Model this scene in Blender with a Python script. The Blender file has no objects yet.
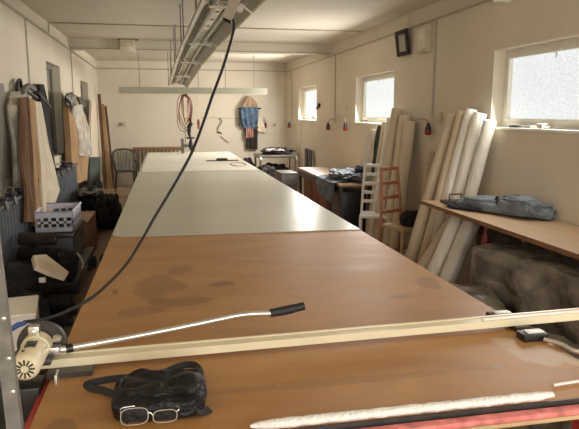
import bpy, bmesh, math, random
from mathutils import Vector, Matrix, noise
PI = math.pi
random.seed(7)
SC = bpy.context.scene
COL = SC.collection

# ------------------------------------------------------------------ camera, exposure, light
cam_d = bpy.data.cameras.new('camera'); cam = bpy.data.objects.new('camera', cam_d); COL.objects.link(cam)
cam_d.sensor_fit = 'HORIZONTAL'; cam_d.sensor_width = 36.0
cam_d.lens = 36.0*600.0/579.0
cam_d.clip_start = 0.05
cam.location = (0, 0, 1.73)
cam.rotation_euler = (math.radians(90-9.602), 0, math.radians(-11.654))
SC.camera = cam
SC.view_settings.view_transform = 'Standard'
SC.view_settings.look = 'None'
SC.view_settings.gamma = 1.0
SC.view_settings.use_curve_mapping = False
SC.view_settings.exposure = 0.55

world = bpy.data.worlds.new('world'); SC.world = world; world.use_nodes = True
bg = world.node_tree.nodes['Background']
bg.inputs[0].default_value = (0.82, 0.9, 1.0, 1); bg.inputs[1].default_value = 1.0

def area(name, loc, rot, sx, sy, power, col):
    l = bpy.data.lights.new(name, 'AREA'); l.shape = 'RECTANGLE'; l.size = sx; l.size_y = sy
    l.energy = power; l.color = col
    o = bpy.data.objects.new(name, l); COL.objects.link(o); o.location = loc; o.rotation_euler = rot
    return o
# daylight arriving through the row of windows in the right wall (just inside each pane)
for yy, pw in ((0.3, 20), (4.4, 17), (8.5, 46), (12.68, 74)):
    area('window_daylight', (2.985, yy, 1.95), (0, math.radians(75), 0), 0.62, 1.5, pw, (1.0, 0.97, 0.92))
# fill light added behind the camera, in front of an unseen, invented glazed entrance
area('rear_fill_light', (0.9, -2.6, 1.7), (math.radians(80), 0, 0), 3.4, 2.2, 78, (1.0, 0.97, 0.93))

# ------------------------------------------------------------------ materials
def mat(name, col, rough=0.6, metal=0.0, noise_scale=None, amt=0.15, bump=0.0, bscale=None, spec=0.5,
        stretch=(1,1,1), emis=0.0, alpha=1.0, trans=0.0, coat=0.0, sheen=0.0):
    m = bpy.data.materials.new(name); m.use_nodes = True
    nt = m.node_tree; b = nt.nodes['Principled BSDF']
    b.inputs['Base Color'].default_value = (*col, 1); b.inputs['Roughness'].default_value = rough
    b.inputs['Metallic'].default_value = metal; b.inputs['Specular IOR Level'].default_value = spec
    b.inputs['Alpha'].default_value = alpha; b.inputs['Transmission Weight'].default_value = trans
    b.inputs['Coat Weight'].default_value = coat; b.inputs['Sheen Weight'].default_value = sheen
    tc = nt.nodes.new('ShaderNodeTexCoord'); mp = nt.nodes.new('ShaderNodeMapping')
    mp.inputs['Scale'].default_value = stretch
    nt.links.new(tc.outputs['Object'], mp.inputs[0])
    n = nt.nodes.new('ShaderNodeTexNoise'); n.inputs['Scale'].default_value = noise_scale or 6
    n.inputs['Detail'].default_value = 5
    nt.links.new(mp.outputs[0], n.inputs['Vector'])
    r = nt.nodes.new('ShaderNodeValToRGB')
    r.color_ramp.elements[0].position = 0.3; r.color_ramp.elements[1].position = 0.7
    r.color_ramp.elements[0].color = (*[max(0, c*(1-amt)) for c in col], 1)
    r.color_ramp.elements[1].color = (*[min(1, c*(1+amt)) for c in col], 1)
    nt.links.new(n.outputs[0], r.inputs[0]); nt.links.new(r.outputs[0], b.inputs['Base Color'])
    if bump:
        n2 = nt.nodes.new('ShaderNodeTexNoise'); n2.inputs['Scale'].default_value = bscale or 30
        n2.inputs['Detail'].default_value = 4
        nt.links.new(mp.outputs[0], n2.inputs['Vector'])
        bp = nt.nodes.new('ShaderNodeBump'); bp.inputs['Strength'].default_value = bump; bp.inputs['Distance'].default_value = 0.02
        nt.links.new(n2.outputs[0], bp.inputs['Height']); nt.links.new(bp.outputs[0], b.inputs['Normal'])
    if emis:
        nt.links.new(r.outputs[0], b.inputs['Emission Color']); b.inputs['Emission Strength'].default_value = emis
    return m

M = {}
M['wall'] = mat('wall_plaster', (0.71, 0.64, 0.515), 0.85, noise_scale=1.3, amt=0.05, bump=0.12, bscale=25)
M['ceil'] = mat('ceiling_plaster', (0.64, 0.575, 0.465), 0.85, noise_scale=0.9, amt=0.06, bump=0.1, bscale=14)
M['floor'] = mat('floor_lino', (0.42, 0.30, 0.20), 0.45, noise_scale=3, amt=0.25, bump=0.05)
M['trimw'] = mat('white_window_paint', (0.80, 0.78, 0.68), 0.4, noise_scale=8, amt=0.04)
M['conduit'] = mat('conduit_grey', (0.42, 0.37, 0.28), 0.5)
M['cream_metal'] = mat('cream_enamel', (0.80, 0.72, 0.50), 0.3, noise_scale=9, amt=0.05)
M['cream_dark'] = mat('dark_rail_groove', (0.12, 0.10, 0.07), 0.5)  # dark line of the groove along the cream rail
M['alu'] = mat('aluminium', (0.78, 0.77, 0.72), 0.28, 0.9, noise_scale=20, amt=0.06)
M['steel'] = mat('grey_steel', (0.20, 0.19, 0.17), 0.5, 0.4, noise_scale=25, amt=0.25)
M['darksteel'] = mat('dark_steel', (0.07, 0.065, 0.06), 0.4, 0.5, noise_scale=20, amt=0.2)
M['black'] = mat('black_plastic', (0.012, 0.012, 0.013), 0.35)
M['rubber'] = mat('black_rubber', (0.015, 0.015, 0.016), 0.55)
M['leather'] = mat('black_leather', (0.010, 0.0095, 0.010), 0.42, spec=0.3, bump=0.5, bscale=45, amt=0.3)
M['webbing'] = mat('black_webbing', (0.022, 0.022, 0.025), 0.75, bump=0.3, bscale=200)
M['blackcloth'] = mat('black_cloth', (0.010, 0.009, 0.009), 0.9, noise_scale=18, amt=0.5, bump=0.5, bscale=25)
M['brownblack'] = mat('dark_brown_cloth', (0.03, 0.021, 0.016), 0.85, noise_scale=18, amt=0.5, bump=0.4)
M['tan'] = mat('tan_cloth', (0.42, 0.255, 0.12), 0.8, noise_scale=5, amt=0.2, bump=0.3, bscale=12, stretch=(1,1,.3))
M['brown'] = mat('brown_cloth', (0.15, 0.075, 0.035), 0.8, noise_scale=5, amt=0.25, bump=0.3, stretch=(1,1,.3))
M['creamcloth'] = mat('cream_cloth', (0.72, 0.63, 0.48), 0.8, noise_scale=5, amt=0.1, bump=0.3, stretch=(1,1,.3))
M['film'] = mat('clear_film', (0.74, 0.69, 0.58), 0.2, noise_scale=9, amt=0.25, bump=1.0, bscale=22, alpha=0.62)
M['foam'] = mat('cream_foam', (0.62, 0.52, 0.37), 0.75, noise_scale=7, amt=0.12, bump=0.35, bscale=18, stretch=(1,1,.25))
M['foamw'] = mat('white_foam_film', (0.80, 0.77, 0.68), 0.32, noise_scale=7, amt=0.14, bump=1.0, bscale=14, stretch=(1,1,.25))
M['fluff'] = mat('white_fluff', (0.86, 0.85, 0.81), 0.95, noise_scale=60, amt=0.08, bump=0.4, bscale=90)
M['redp'] = mat('red_paint', (0.50, 0.05, 0.05), 0.35, noise_scale=12, amt=0.35)
M['pinkp'] = mat('worn_pink_red_paint', (0.75, 0.22, 0.20), 0.4, noise_scale=22, amt=0.4)
M['red'] = mat('red_plastic', (0.20, 0.014, 0.012), 0.5)
M['redcable'] = mat('brown_red_cable', (0.24, 0.055, 0.03), 0.5)
M['greypanel'] = mat('ribbed_grey_panel', (0.105, 0.115, 0.13), 0.5, noise_scale=5, amt=0.2)
M['greyboard'] = mat('grey_board', (0.235, 0.215, 0.17), 0.5, noise_scale=2, amt=0.12)
M['wood_edge'] = mat('brown_wood', (0.23, 0.12, 0.055), 0.5, noise_scale=4, amt=0.25, stretch=(6,1,6))
M['redwood'] = mat('reddish_wood', (0.34, 0.13, 0.06), 0.4, noise_scale=6, amt=0.2, stretch=(6,6,1))
M['palewood'] = mat('pale_wood', (0.52, 0.36, 0.20), 0.5, noise_scale=6, amt=0.2)
M['worktop'] = mat('worktop_laminate', (0.50, 0.34, 0.21), 0.32, noise_scale=3, amt=0.08, stretch=(5,1,1))
M['whiteplastic'] = mat('white_plastic', (0.78, 0.76, 0.72), 0.35, amt=0.04)
M['basket'] = mat('pale_lilac_plastic', (0.66, 0.66, 0.78), 0.4, amt=0.05)
M['greenplastic'] = mat('dark_green_plastic', (0.030, 0.034, 0.026), 0.4)
M['denim'] = mat('denim', (0.10, 0.16, 0.24), 0.85, noise_scale=14, amt=0.5, bump=0.4)
M['greyblue'] = mat('blue_grey_cloth', (0.15, 0.175, 0.20), 0.85, noise_scale=8, amt=0.35, bump=0.5, bscale=10)
M['darkblue'] = mat('dark_lining', (0.02, 0.022, 0.03), 0.8, amt=0.4)
M['greencloth'] = mat('dark_green_cloth', (0.055, 0.075, 0.06), 0.85, amt=0.3)
M['pink'] = mat('dusty_pink_cloth', (0.48, 0.26, 0.20), 0.8, amt=0.2)
M['beige'] = mat('beige_cloth', (0.42, 0.29, 0.18), 0.85, amt=0.2)
M['striped'] = mat('blue_white_striped_cloth', (0.34, 0.37, 0.42), 0.85, noise_scale=16, amt=0.7, bump=0.5, stretch=(4,1,1))
M['box_red'] = mat('dark_red_board', (0.20, 0.022, 0.015), 0.5)
M['box_brown'] = mat('brown_cardboard', (0.22, 0.11, 0.06), 0.7)
M['ivory'] = mat('ivory_plastic', (0.55, 0.48, 0.34), 0.45)
M['tube'] = mat('fluorescent_tube_off', (0.80, 0.77, 0.66), 0.25)
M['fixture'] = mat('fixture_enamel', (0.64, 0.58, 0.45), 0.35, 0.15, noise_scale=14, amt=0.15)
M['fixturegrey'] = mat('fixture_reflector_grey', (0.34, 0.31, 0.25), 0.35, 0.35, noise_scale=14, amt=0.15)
M['battengrey'] = mat('batten_grey_green', (0.40, 0.40, 0.32), 0.5, amt=0.06)
M['hole'] = mat('dark_hole', (0.05, 0.04, 0.03), 0.7)
M['blue'] = mat('blue_plastic', (0.04, 0.10, 0.32), 0.4)
M['clockface'] = mat('picture_glass', (0.30, 0.29, 0.24), 0.15, noise_scale=5, amt=0.3)
M['batting'] = mat('plastic_wrapped_batting', (0.22, 0.195, 0.155), 0.22, noise_scale=5, amt=0.6, bump=1.0, bscale=9)

def stained_board():
    m = bpy.data.materials.new('brown_hardboard'); m.use_nodes = True; nt = m.node_tree; b = nt.nodes['Principled BSDF']
    N, L = nt.nodes.new, nt.links.new
    tc = N('ShaderNodeTexCoord')
    def noise_(scale, stretch=(1,1,1), detail=6, dist=0.0):
        mp = N('ShaderNodeMapping'); mp.inputs['Scale'].default_value = stretch
        L(tc.outputs['Object'], mp.inputs[0])
        n = N('ShaderNodeTexNoise'); n.inputs['Scale'].default_value = scale; n.inputs['Detail'].default_value = detail
        n.inputs['Distortion'].default_value = dist; L(mp.outputs[0], n.inputs['Vector']); return n
    a = noise_(1.6, (1.5, 4, 1), 8, 0.6)
    r = N('ShaderNodeValToRGB'); e = r.color_ramp.elements
    e[0].position = 0.3; e[0].color = (0.37, 0.175, 0.055, 1); e[1].position = 0.72; e[1].color = (0.49, 0.265, 0.098, 1)
    L(a.outputs[0], r.inputs[0]); cur = r.outputs[0]
    # worn stains with a shape of their own: (x, y, rx, ry, strength)
    sep = N('ShaderNodeSeparateXYZ'); L(tc.outputs['Object'], sep.inputs[0])
    wob = noise_(7, (1, 1, 1), 5)
    def blob(cx, cy, rx, ry, strength, col, amp=0.7):
        nonlocal cur
        def mth(op, a, b_=None):
            n = N('ShaderNodeMath'); n.operation = op
            for i, v in enumerate((a, b_)):
                if v is None: continue
                if isinstance(v, (int, float)): n.inputs[i].default_value = v
                else: L(v, n.inputs[i])
            return n.outputs[0]
        dx = mth('DIVIDE', mth('SUBTRACT', sep.outputs[0], cx), rx); dy = mth('DIVIDE', mth('SUBTRACT', sep.outputs[1], cy), ry)
        d = mth('SQRT', mth('ADD', mth('MULTIPLY', dx, dx), mth('MULTIPLY', dy, dy)))
        d = mth('ADD', d, mth('MULTIPLY', mth('SUBTRACT', wob.outputs[0], 0.5), amp*4))
        mr = N('ShaderNodeMapRange'); mr.inputs['From Min'].default_value = 1.05; mr.inputs['From Max'].default_value = 0.8
        mr.inputs['To Min'].default_value = 0; mr.inputs['To Max'].default_value = strength; L(d, mr.inputs[0])
        mx = N('ShaderNodeMix'); mx.data_type = 'RGBA'; L(mr.outputs[0], mx.inputs[0]); L(cur, mx.inputs[6]); mx.inputs[7].default_value = (*col, 1)
        cur = mx.outputs[2]
    DK = (0.12, 0.06, 0.03)
    for s in STAINS: blob(*s[:5], s[5] if len(s) > 5 else DK, s[6] if len(s) > 6 else 0.7)
    # chalky dust specks
    sp = noise_(55, (1, 1, 1), 3); rr = N('ShaderNodeMapRange'); rr.inputs['From Min'].default_value = 0.66; rr.inputs['From Max'].default_value = 0.74
    rr.inputs['To Max'].default_value = 0.35; L(sp.outputs[0], rr.inputs[0])
    mx = N('ShaderNodeMix'); mx.data_type = 'RGBA'; L(rr.outputs[0], mx.inputs[0]); L(cur, mx.inputs[6]); mx.inputs[7].default_value = (0.55, 0.40, 0.24, 1)
    L(mx.outputs[2], b.inputs['Base Color'])
    rg = N('ShaderNodeMapRange'); rg.inputs['To Min'].default_value = 0.40; rg.inputs['To Max'].default_value = 0.6; L(a.outputs[0], rg.inputs[0])
    L(rg.outputs[0], b.inputs['Roughness'])
    return m
STAINS = [(-0.06, 2.95, 0.13, 0.22, 0.45, (0.17,.075,.03), .35), (0.05, 2.68, 0.15, 0.07, 0.5, (0.17,.075,.03), .3), (-0.12, 2.58, 0.13, 0.07, 0.4, (0.17,.075,.03), .35), (0.06, 3.25, 0.08, 0.09, 0.4, (0.17,.075,.03), .35),
          (0.26, 2.93, 0.07, 0.045, 0.6, (0.17,.075,.03), .2), (-0.26, 2.90, 0.015, 0.04, 0.6, (0.12,.06,.03), .2), (1.05, 2.55, 0.07, 0.025, 0.5, (0.15,.07,.03), .3),
          (0.55, 1.74, 0.5, 0.03, 0.3, (.2,.1,.04), .4), (-0.30, 1.62, 0.04, 0.06, 0.4), (1.30, 2.75, 0.06, 0.10, 0.35),
          (1.34, 1.80, 0.14, 0.13, 0.45, (0.60, 0.50, 0.38), 1.1)]
M['board'] = stained_board()

def sheet_mat(name, col, rough, coat=0.0):
    return mat(name, col, rough, noise_scale=0.5, amt=0.05, bump=0.06, bscale=2.0, stretch=(0.4, 2, 1), coat=coat)
M['sheet'] = sheet_mat('glossy_film_sheet', (0.50, 0.49, 0.405), 0.33)
M['paper'] = sheet_mat('white_paper_sheet', (0.84, 0.82, 0.72), 0.5)

def frosted():
    m = bpy.data.materials.new('frosted_glass_daylit'); m.use_nodes = True; nt = m.node_tree
    N, L = nt.nodes.new, nt.links.new
    b = nt.nodes['Principled BSDF']; b.inputs['Roughness'].default_value = 0.35
    tc = N('ShaderNodeTexCoord'); v = N('ShaderNodeTexNoise'); v.inputs['Scale'].default_value = 55; v.inputs['Detail'].default_value = 3
    mp = N('ShaderNodeMapping'); mp.inputs['Scale'].default_value = (1, .8, 1.8); L(tc.outputs['Object'], mp.inputs[0]); L(mp.outputs[0], v.inputs['Vector'])
    r = N('ShaderNodeValToRGB'); r.color_ramp.elements[0].position = .35; r.color_ramp.elements[1].position = .62
    r.color_ramp.elements[0].color = (0.64, 0.71, 0.76, 1); r.color_ramp.elements[1].color = (0.93, 0.96, 0.96, 1)
    L(v.outputs[0], r.inputs[0]); L(r.outputs[0], b.inputs['Emission Color']); b.inputs['Emission Strength'].default_value = 0.60
    b.inputs['Base Color'].default_value = (0.3, 0.3, 0.3, 1)
    return m
M['pane'] = frosted()

# ------------------------------------------------------------------ mesh helpers
class MB:
    def __init__(s): s.bm = bmesh.new()
    def box(s, a, b, bevel=0.0, rot=None, piv=None):
        """axis-aligned box between corners a and b, optional rotation matrix about piv"""
        g = bmesh.ops.create_cube(s.bm, size=1)['verts']
        c = [(a[i]+b[i])/2 for i in range(3)]; d = [abs(b[i]-a[i]) for i in range(3)]
        for v in g: v.co = Vector((c[0]+v.co.x*d[0], c[1]+v.co.y*d[1], c[2]+v.co.z*d[2]))
        if bevel:
            ed = list({e for v in g for e in v.link_edges})
            r = bmesh.ops.bevel(s.bm, geom=ed, offset=bevel, segments=2, affect='EDGES', profile=0.6)
            g = list({v for f in r['faces'] for v in f.verts} | {v for v in g if v.is_valid})
        if rot is not None:
            p = Vector(piv if piv else c)
            for v in g: v.co = rot @ (v.co - p) + p
        return s
    def tube(s, pts, r, seg=10, caps=True, flat=None, closed=False):
        """sweep a circle (or an ellipse / flat strip) along pts; r may be a list"""
        pts = [Vector(p) for p in pts]; n = len(pts); rings = []
        rs = r if isinstance(r, (list, tuple)) else [r]*n
        prev = None
        for i, p in enumerate(pts):
            if closed: t = pts[(i+1) % n] - pts[i-1]
            else: t = pts[min(i+1, n-1)] - pts[max(i-1, 0)]
            if t.length < 1e-9: t = Vector((0, 0, 1))
            t.normalize()
            if prev is None:
                ref = Vector((0, 0, 1)) if abs(t.z) < 0.9 else Vector((1, 0, 0))
                u = t.cross(ref).normalized()
            else:
                u = (prev - t*prev.dot(t)); u = u.normalized() if u.length > 1e-6 else t.orthogonal().normalized()
            prev = u; w = u.cross(t)
            fw = flat if flat else 1.0
            rings.append([s.bm.verts.new(p + u*math.cos(2*PI*k/seg)*rs[i] + w*math.sin(2*PI*k/seg)*rs[i]*fw) for k in range(seg)])
        m = n if closed else n-1
        for i in range(m):
            A, B = rings[i], rings[(i+1) % n]
            for k in range(seg): s.bm.faces.new((A[k], A[(k+1) % seg], B[(k+1) % seg], B[k]))
        if caps and not closed:
            s.bm.faces.new(rings[0][::-1]); s.bm.faces.new(rings[-1])
        return s
    def lathe(s, base, axis, prof, seg=24, wob=0.0):
        """revolve prof [(radius, height)] about an axis starting at base"""
        base = Vector(base); ax = Vector(axis).normalized(); u = ax.orthogonal().normalized(); w = ax.cross(u); rings = []
        for r, h in prof:
            ring = []
            for k in range(seg):
                a = 2*PI*k/seg; rr = r
                if wob and r > 0: rr *= 1 + wob*noise.noise(Vector((math.cos(a)*1.5+base.x*9, math.sin(a)*1.5+base.y*9, h*1.2)))
                ring.append(s.bm.verts.new(base + ax*h + (u*math.cos(a) + w*math.sin(a))*rr))
            rings.append(ring)
        for i in range(len(rings)-1):
            A, B = rings[i], rings[i+1]
            for k in range(seg): s.bm.faces.new((A[k], A[(k+1) % seg], B[(k+1) % seg], B[k]))
        if prof[0][0] > 0: s.bm.faces.new(rings[0][::-1])
        if prof[-1][0] > 0: s.bm.faces.new(rings[-1])
        return s
    def prism(s, poly, d):
        """extrude a planar 3D polygon by vector d"""
        A = [s.bm.verts.new(Vector(p)) for p in poly]; B = [s.bm.verts.new(Vector(p)+Vector(d)) for p in poly]
        n = len(A); s.bm.faces.new(A); s.bm.faces.new(B[::-1])
        for i in range(n): s.bm.faces.new((A[i], B[i], B[(i+1) % n], A[(i+1) % n]))
        return s
    def blob(s, c, size, amp=0.25, freq=2.0, seed=0.0, flatbottom=True, seg=40, rot=0.0, fold=0.0):
        c = Vector(c); g = bmesh.ops.create_uvsphere(s.bm, u_segments=seg, v_segments=seg//2, radius=1)['verts']
        R = Matrix.Rotation(rot, 3, 'Z')
        for v in g:
            p = v.co.copy()
            q = Vector((math.copysign(abs(p.x)**.75, p.x), math.copysign(abs(p.y)**.75, p.y), math.copysign(abs(p.z)**.8, p.z)))
            k = 1 + amp*noise.fractal(p*freq + Vector((seed, seed*1.7, 0)), 0.8, 2.0, 4)
            if fold: k += fold*math.sin(11*p.x + 6*noise.noise(p*2+Vector((seed, 0, 0))))
            q *= k
            z = q.z*size[2]
            if flatbottom: z = max(z, -size[2]*0.55)
            v.co = c + R @ Vector((q.x*size[0], q.y*size[1], 0)) + Vector((0, 0, z))
        return s
    def cloth(s, rows, nx=28, amp=0.02, waves=5, thick=0.012, seed=0.0, normal=(1, 0, 0)):
        """hanging cloth: rows = list of (left point, right point) from top to bottom; folds run down it"""
        nrm = Vector(normal).normalized(); n = len(rows); ny = max(12, (n-1)*8); F, Bk = [], []
        for j in range(ny+1):
            t = j/ny*(n-1); i = min(int(t), n-2); f = t-i
            L_ = Vector(rows[i][0]).lerp(Vector(rows[i+1][0]), f); R_ = Vector(rows[i][1]).lerp(Vector(rows[i+1][1]), f)
            fr, bk = [], []
            for k in range(nx+1):
                u = k/nx; p = L_.lerp(R_, u); g = j/ny
                w = math.sin(u*waves*2*PI + seed + 1.3*noise.noise(Vector((u*2, g*2, seed))))*amp*(0.45+0.55*g) + amp*0.8*noise.noise(Vector((u*5, g*3, seed+4)))
                fr.append(s.bm.verts.new(p + nrm*(w+thick))); bk.append(s.bm.verts.new(p + nrm*(w-thick)))
            F.append(fr); Bk.append(bk)
        for j in range(ny):
            for k in range(nx):
                s.bm.faces.new((F[j][k], F[j+1][k], F[j+1][k+1], F[j][k+1]))
                s.bm.faces.new((Bk[j][k], Bk[j][k+1], Bk[j+1][k+1], Bk[j+1][k]))
        for j in range(ny):
            s.bm.faces.new((F[j][0], Bk[j][0], Bk[j+1][0], F[j+1][0])); s.bm.faces.new((F[j][nx], F[j+1][nx], Bk[j+1][nx], Bk[j][nx]))
        for k in range(nx):
            s.bm.faces.new((F[0][k], F[0][k+1], Bk[0][k+1], Bk[0][k])); s.bm.faces.new((F[ny][k], Bk[ny][k], Bk[ny][k+1], F[ny][k+1]))
        return s
    def build(s, name, m, parent=None, smooth=True):
        bmesh.ops.recalc_face_normals(s.bm, faces=s.bm.faces[:])
        me = bpy.data.meshes.new(name); s.bm.to_mesh(me); s.bm.free()
        o = bpy.data.objects.new(name, me); COL.objects.link(o)
        me.materials.append(M[m] if isinstance(m, str) else m)
        if smooth:
            for p in me.polygons: p.use_smooth = True
            try: me.set_sharp_from_angle(angle=math.radians(38))
            except Exception: pass
        LAST[0] = o
        if parent is not None:
            o.parent = parent; o.matrix_parent_inverse = Matrix.Translation(parent.location).inverted() if parent.type == 'EMPTY' and parent.parent is None else Matrix.Identity(4)
        return o

def r_last(): return LAST[0]
LAST = [None]
def tag(o, label=None, cat=None, group=None, kind=None):
    if label: o['label'] = label
    if cat: o['category'] = cat
    if group: o['group'] = group
    if kind: o['kind'] = kind
    return o
def thing(name, label, cat, loc=(0, 0, 0), group=None):
    o = bpy.data.objects.new(name, None); COL.objects.link(o); o.location = loc; o.empty_display_size = 0.1
    return tag(o, label, cat, group)
def copy_thing(root, delta, label, group=None):
    r = root.copy(); COL.objects.link(r); r.location = root.location + Vector(delta); r['label'] = label
    if group: r['group'] = group
    def kids(src, dst):
        for ch in [c for c in src.children]:
            c = ch.copy(); COL.objects.link(c); c.parent = dst; kids(ch, c)
    kids(root, r)
    return r
def spline(pts, n=8):
    """Catmull-Rom through pts"""
    P_ = [Vector(p) for p in pts]; P_ = [2*P_[0]-P_[1]] + P_ + [2*P_[-1]-P_[-2]]; out = []
    for i in range(1, len(P_)-2):
        a, b, c, d = P_[i-1:i+3]
        for k in range(n):
            t = k/n
            out.append(0.5*((2*b) + (c-a)*t + (2*a-5*b+4*c-d)*t*t + (3*b-a-3*c+d)*t*t*t))
    out.append(P_[-2]); return out

# ------------------------------------------------------------------ the room
XL, XR, YN, YF, ZC = -1.5, 3.0, -3.0, 15.0, 2.94
def struct(name, mb, m): return tag(mb.build(name, m, smooth=False), kind='structure')
struct('floor', MB().box((XL-.3, YN-.3, -.1), (XR+.4, YF+.3, 0)), 'floor')
struct('ceiling', MB().box((XL-.3, YN-.3, ZC), (XR+.4, YF+.3, ZC+.1)), 'ceil')
struct('wall_far', MB().box((XL-.3, YF, 0), (XR+.4, YF+.2, ZC)), 'wall')
struct('wall_near', MB().box((XL-.3, YN-.2, 0), (XR+.4, YN, ZC)), 'wall')
def wall_with(name, x0, x1, openings):
    mb = MB(); y = YN
    for (a, b, z0, z1) in sorted(openings):
        mb.box((x0, y, 0), (x1, a, ZC)); mb.box((x0, a, 0), (x1, b, z0)); mb.box((x0, a, z1), (x1, b, ZC)); y = b
    mb.box((x0, y, 0), (x1, YF, ZC)); struct(name, mb, 'wall')
WR = [(-.5, 1.1, 1.6, 2.3), (3.6, 5.2, 1.6, 2.3), (7.68, 9.32, 1.585, 2.29), (11.86, 13.48, 1.585, 2.285)]
wall_with('wall_right', XR, XR+.3, WR)
WL = [(8.6, 9.68, 1.13, 2.41), (11.9, 13.05, 1.30, 2.33)]
wall_with('wall_left', XL-.3, XL, WL)
struct('trim_1', MB().box((XL, 10.78, 2.785), (XR, 11.12, ZC)), 'ceil')          # ceiling beam
# windows: white frame, sash, pane, lever
for i, (a, b, z0, z1) in enumerate(WR):
    w = thing('window_%d' % (i+1), None, None, (XR+.15, (a+b)/2, z0)); w['kind'] = 'structure'
    xf = XR+.12
    f = MB(); t = .045
    for q in (((xf, a, z0), (xf+.08, a+t, z1)), ((xf, b-t, z0), (xf+.08, b, z1)), ((xf, a+t, z1-t), (xf+.08, b-t, z1)), ((xf, a+t, z0), (xf+.08, b-t, z0+t))): f.box(*q)
    f.build('window_frame', 'trimw', w, smooth=False)
    f = MB(); u = t+.035; x2 = xf-.012
    for q in (((x2, a+t, z0+t), (xf+.05, a+u, z1-t)), ((x2, b-u, z0+t), (xf+.05, b-t, z1-t)), ((x2, a+u, z1-u), (xf+.05, b-u, z1-t)), ((x2, a+u, z0+t), (xf+.05, b-u, z0+u))): f.box(*q)
    f.build('window_sash', 'trimw', w, smooth=False); WS = r_last()
    MB().box((xf+.03, a+u, z0+u), (xf+.036, b-u, z1-u)).build('window_pane', 'pane', WS, smooth=False)
    c = (a+b)/2
    MB().box((x2-.022, c-.03, z1-.085), (x2, c+.03, z1-.065), .004).box((x2-.03, c-.005, z1-.13), (x2-.018, c+.008, z1-.07), .003).build('window_lever', 'whiteplastic', WS)
    MB().box((XR-.012, a-.02, z0-.022), (XR+.12, b+.02, z0+.002), .004).build('window_sill', 'trimw', w)
for i, (a, b, z0, z1) in enumerate(WL):
    w = thing('window_%d' % (i+5), None, None, (XL-.15, (a+b)/2, z0)); w['kind'] = 'structure'
    f = MB(); t = .05; x0 = XL-.16
    for q in (((x0, a, z0), (x0+.05, a+t, z1)), ((x0, b-t, z0), (x0+.05, b, z1)), ((x0, a+t, z1-t), (x0+.05, b-t, z1)), ((x0, a+t, z0), (x0+.05, b-t, z0+t))): f.box(*q)
    f.build('window_frame', 'greyboard', w, smooth=False)
    MB().box((x0+.01, a+t, z0+t), (x0+.02, b-t, z1-t)).build('window_panel', 'greyboard', w, smooth=False)
# added glazed entrance, out of view behind the camera; its panes glow
w = thing('added_door_1', None, None, (0.9, YN, 0)); w['kind'] = 'structure'
MB().box((-.9, YN, 0), (-.82, YN+.06, 2.6)).box((2.62, YN, 0), (2.7, YN+.06, 2.6)).box((-.9, YN, 2.52), (2.7, YN+.06, 2.6)).box((.86, YN, 0), (.94, YN+.06, 2.52)).build('added_door_frame', 'trimw', w, smooth=False); WS = r_last()
MB().box((-.82, YN+.02, 0.0), (.86, YN+.03, 2.52)).box((.94, YN+.02, 0.0), (2.62, YN+.03, 2.52)).build('added_glow_pane', 'pane', WS, smooth=False)

# surface conduits
def conduit(label, pts, r=.009, group=None, m='conduit'):
    return tag(MB().tube(pts, r, 8).build('conduit', m), label, 'conduit', group)
conduit('grey conduit running the length of the right wall just under the ceiling', [(XR-.012, 3.2, 2.77), (XR-.012, 14.98, 2.73)], .011)
conduit('grey conduit running the length of the left wall under the ceiling', [(XL+.012, 5.5, 2.80), (XL+.012, 14.98, 2.735)], .014)
conduit('thin conduit crossing the far wall just below the ceiling', [(XL+.03, YF-.012, 2.76), (XR-.03, YF-.012, 2.75)], .010)
conduit('thin cable dropping down the right wall beside the ivory box', [(XR-.012, 6.45, 2.77), (XR-.012, 6.45, 1.68)], .009)
conduit('cable drop on the right wall between the two far windows', [(XR-.012, 10.48, 2.74), (XR-.012, 10.48, 1.55)], .009)
conduit('cable drop on the right wall close to the far corner', [(XR-.012, 14.25, 2.73), (XR-.012, 14.25, 1.66)], .009)
conduit('faint cable drop below the far small window', [(XR-.012, 13.2, 1.56), (XR-.012, 13.2, .95)], .007)
conduit('cable drop on the left wall above the first hanging garments', [(XL+.012, 7.45, 2.77), (XL+.012, 7.45, 2.05)], .008)
conduit('cable drop on the left wall between the two grey windows', [(XL+.012, 10.85, 2.75), (XL+.012, 10.85, 2.05)], .008)
conduit('thin cable crossing the ceiling in front of the beam', [(XL+.014, 8.9, 2.80), (XL+.014, 8.9, 2.925), (XL+.05, 8.9, 2.93), (XR-.03, 8.9, 2.93)], .009)
conduit('thin cable along the near lower edge of the ceiling beam', [(XL+.02, 10.77, 2.79), (XR-.02, 10.77, 2.79)], .008)
conduit('pale pipe crossing the room high above the worktop at top right', [(2.843,5.0,2.699), (3.779,4.9,2.682)], .013, m='trimw')
conduit('thin horizontal cable along the far wall at head height', [(0.9, YF-.01, 1.62), (1.85, YF-.01, 1.60)], .006)

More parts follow.
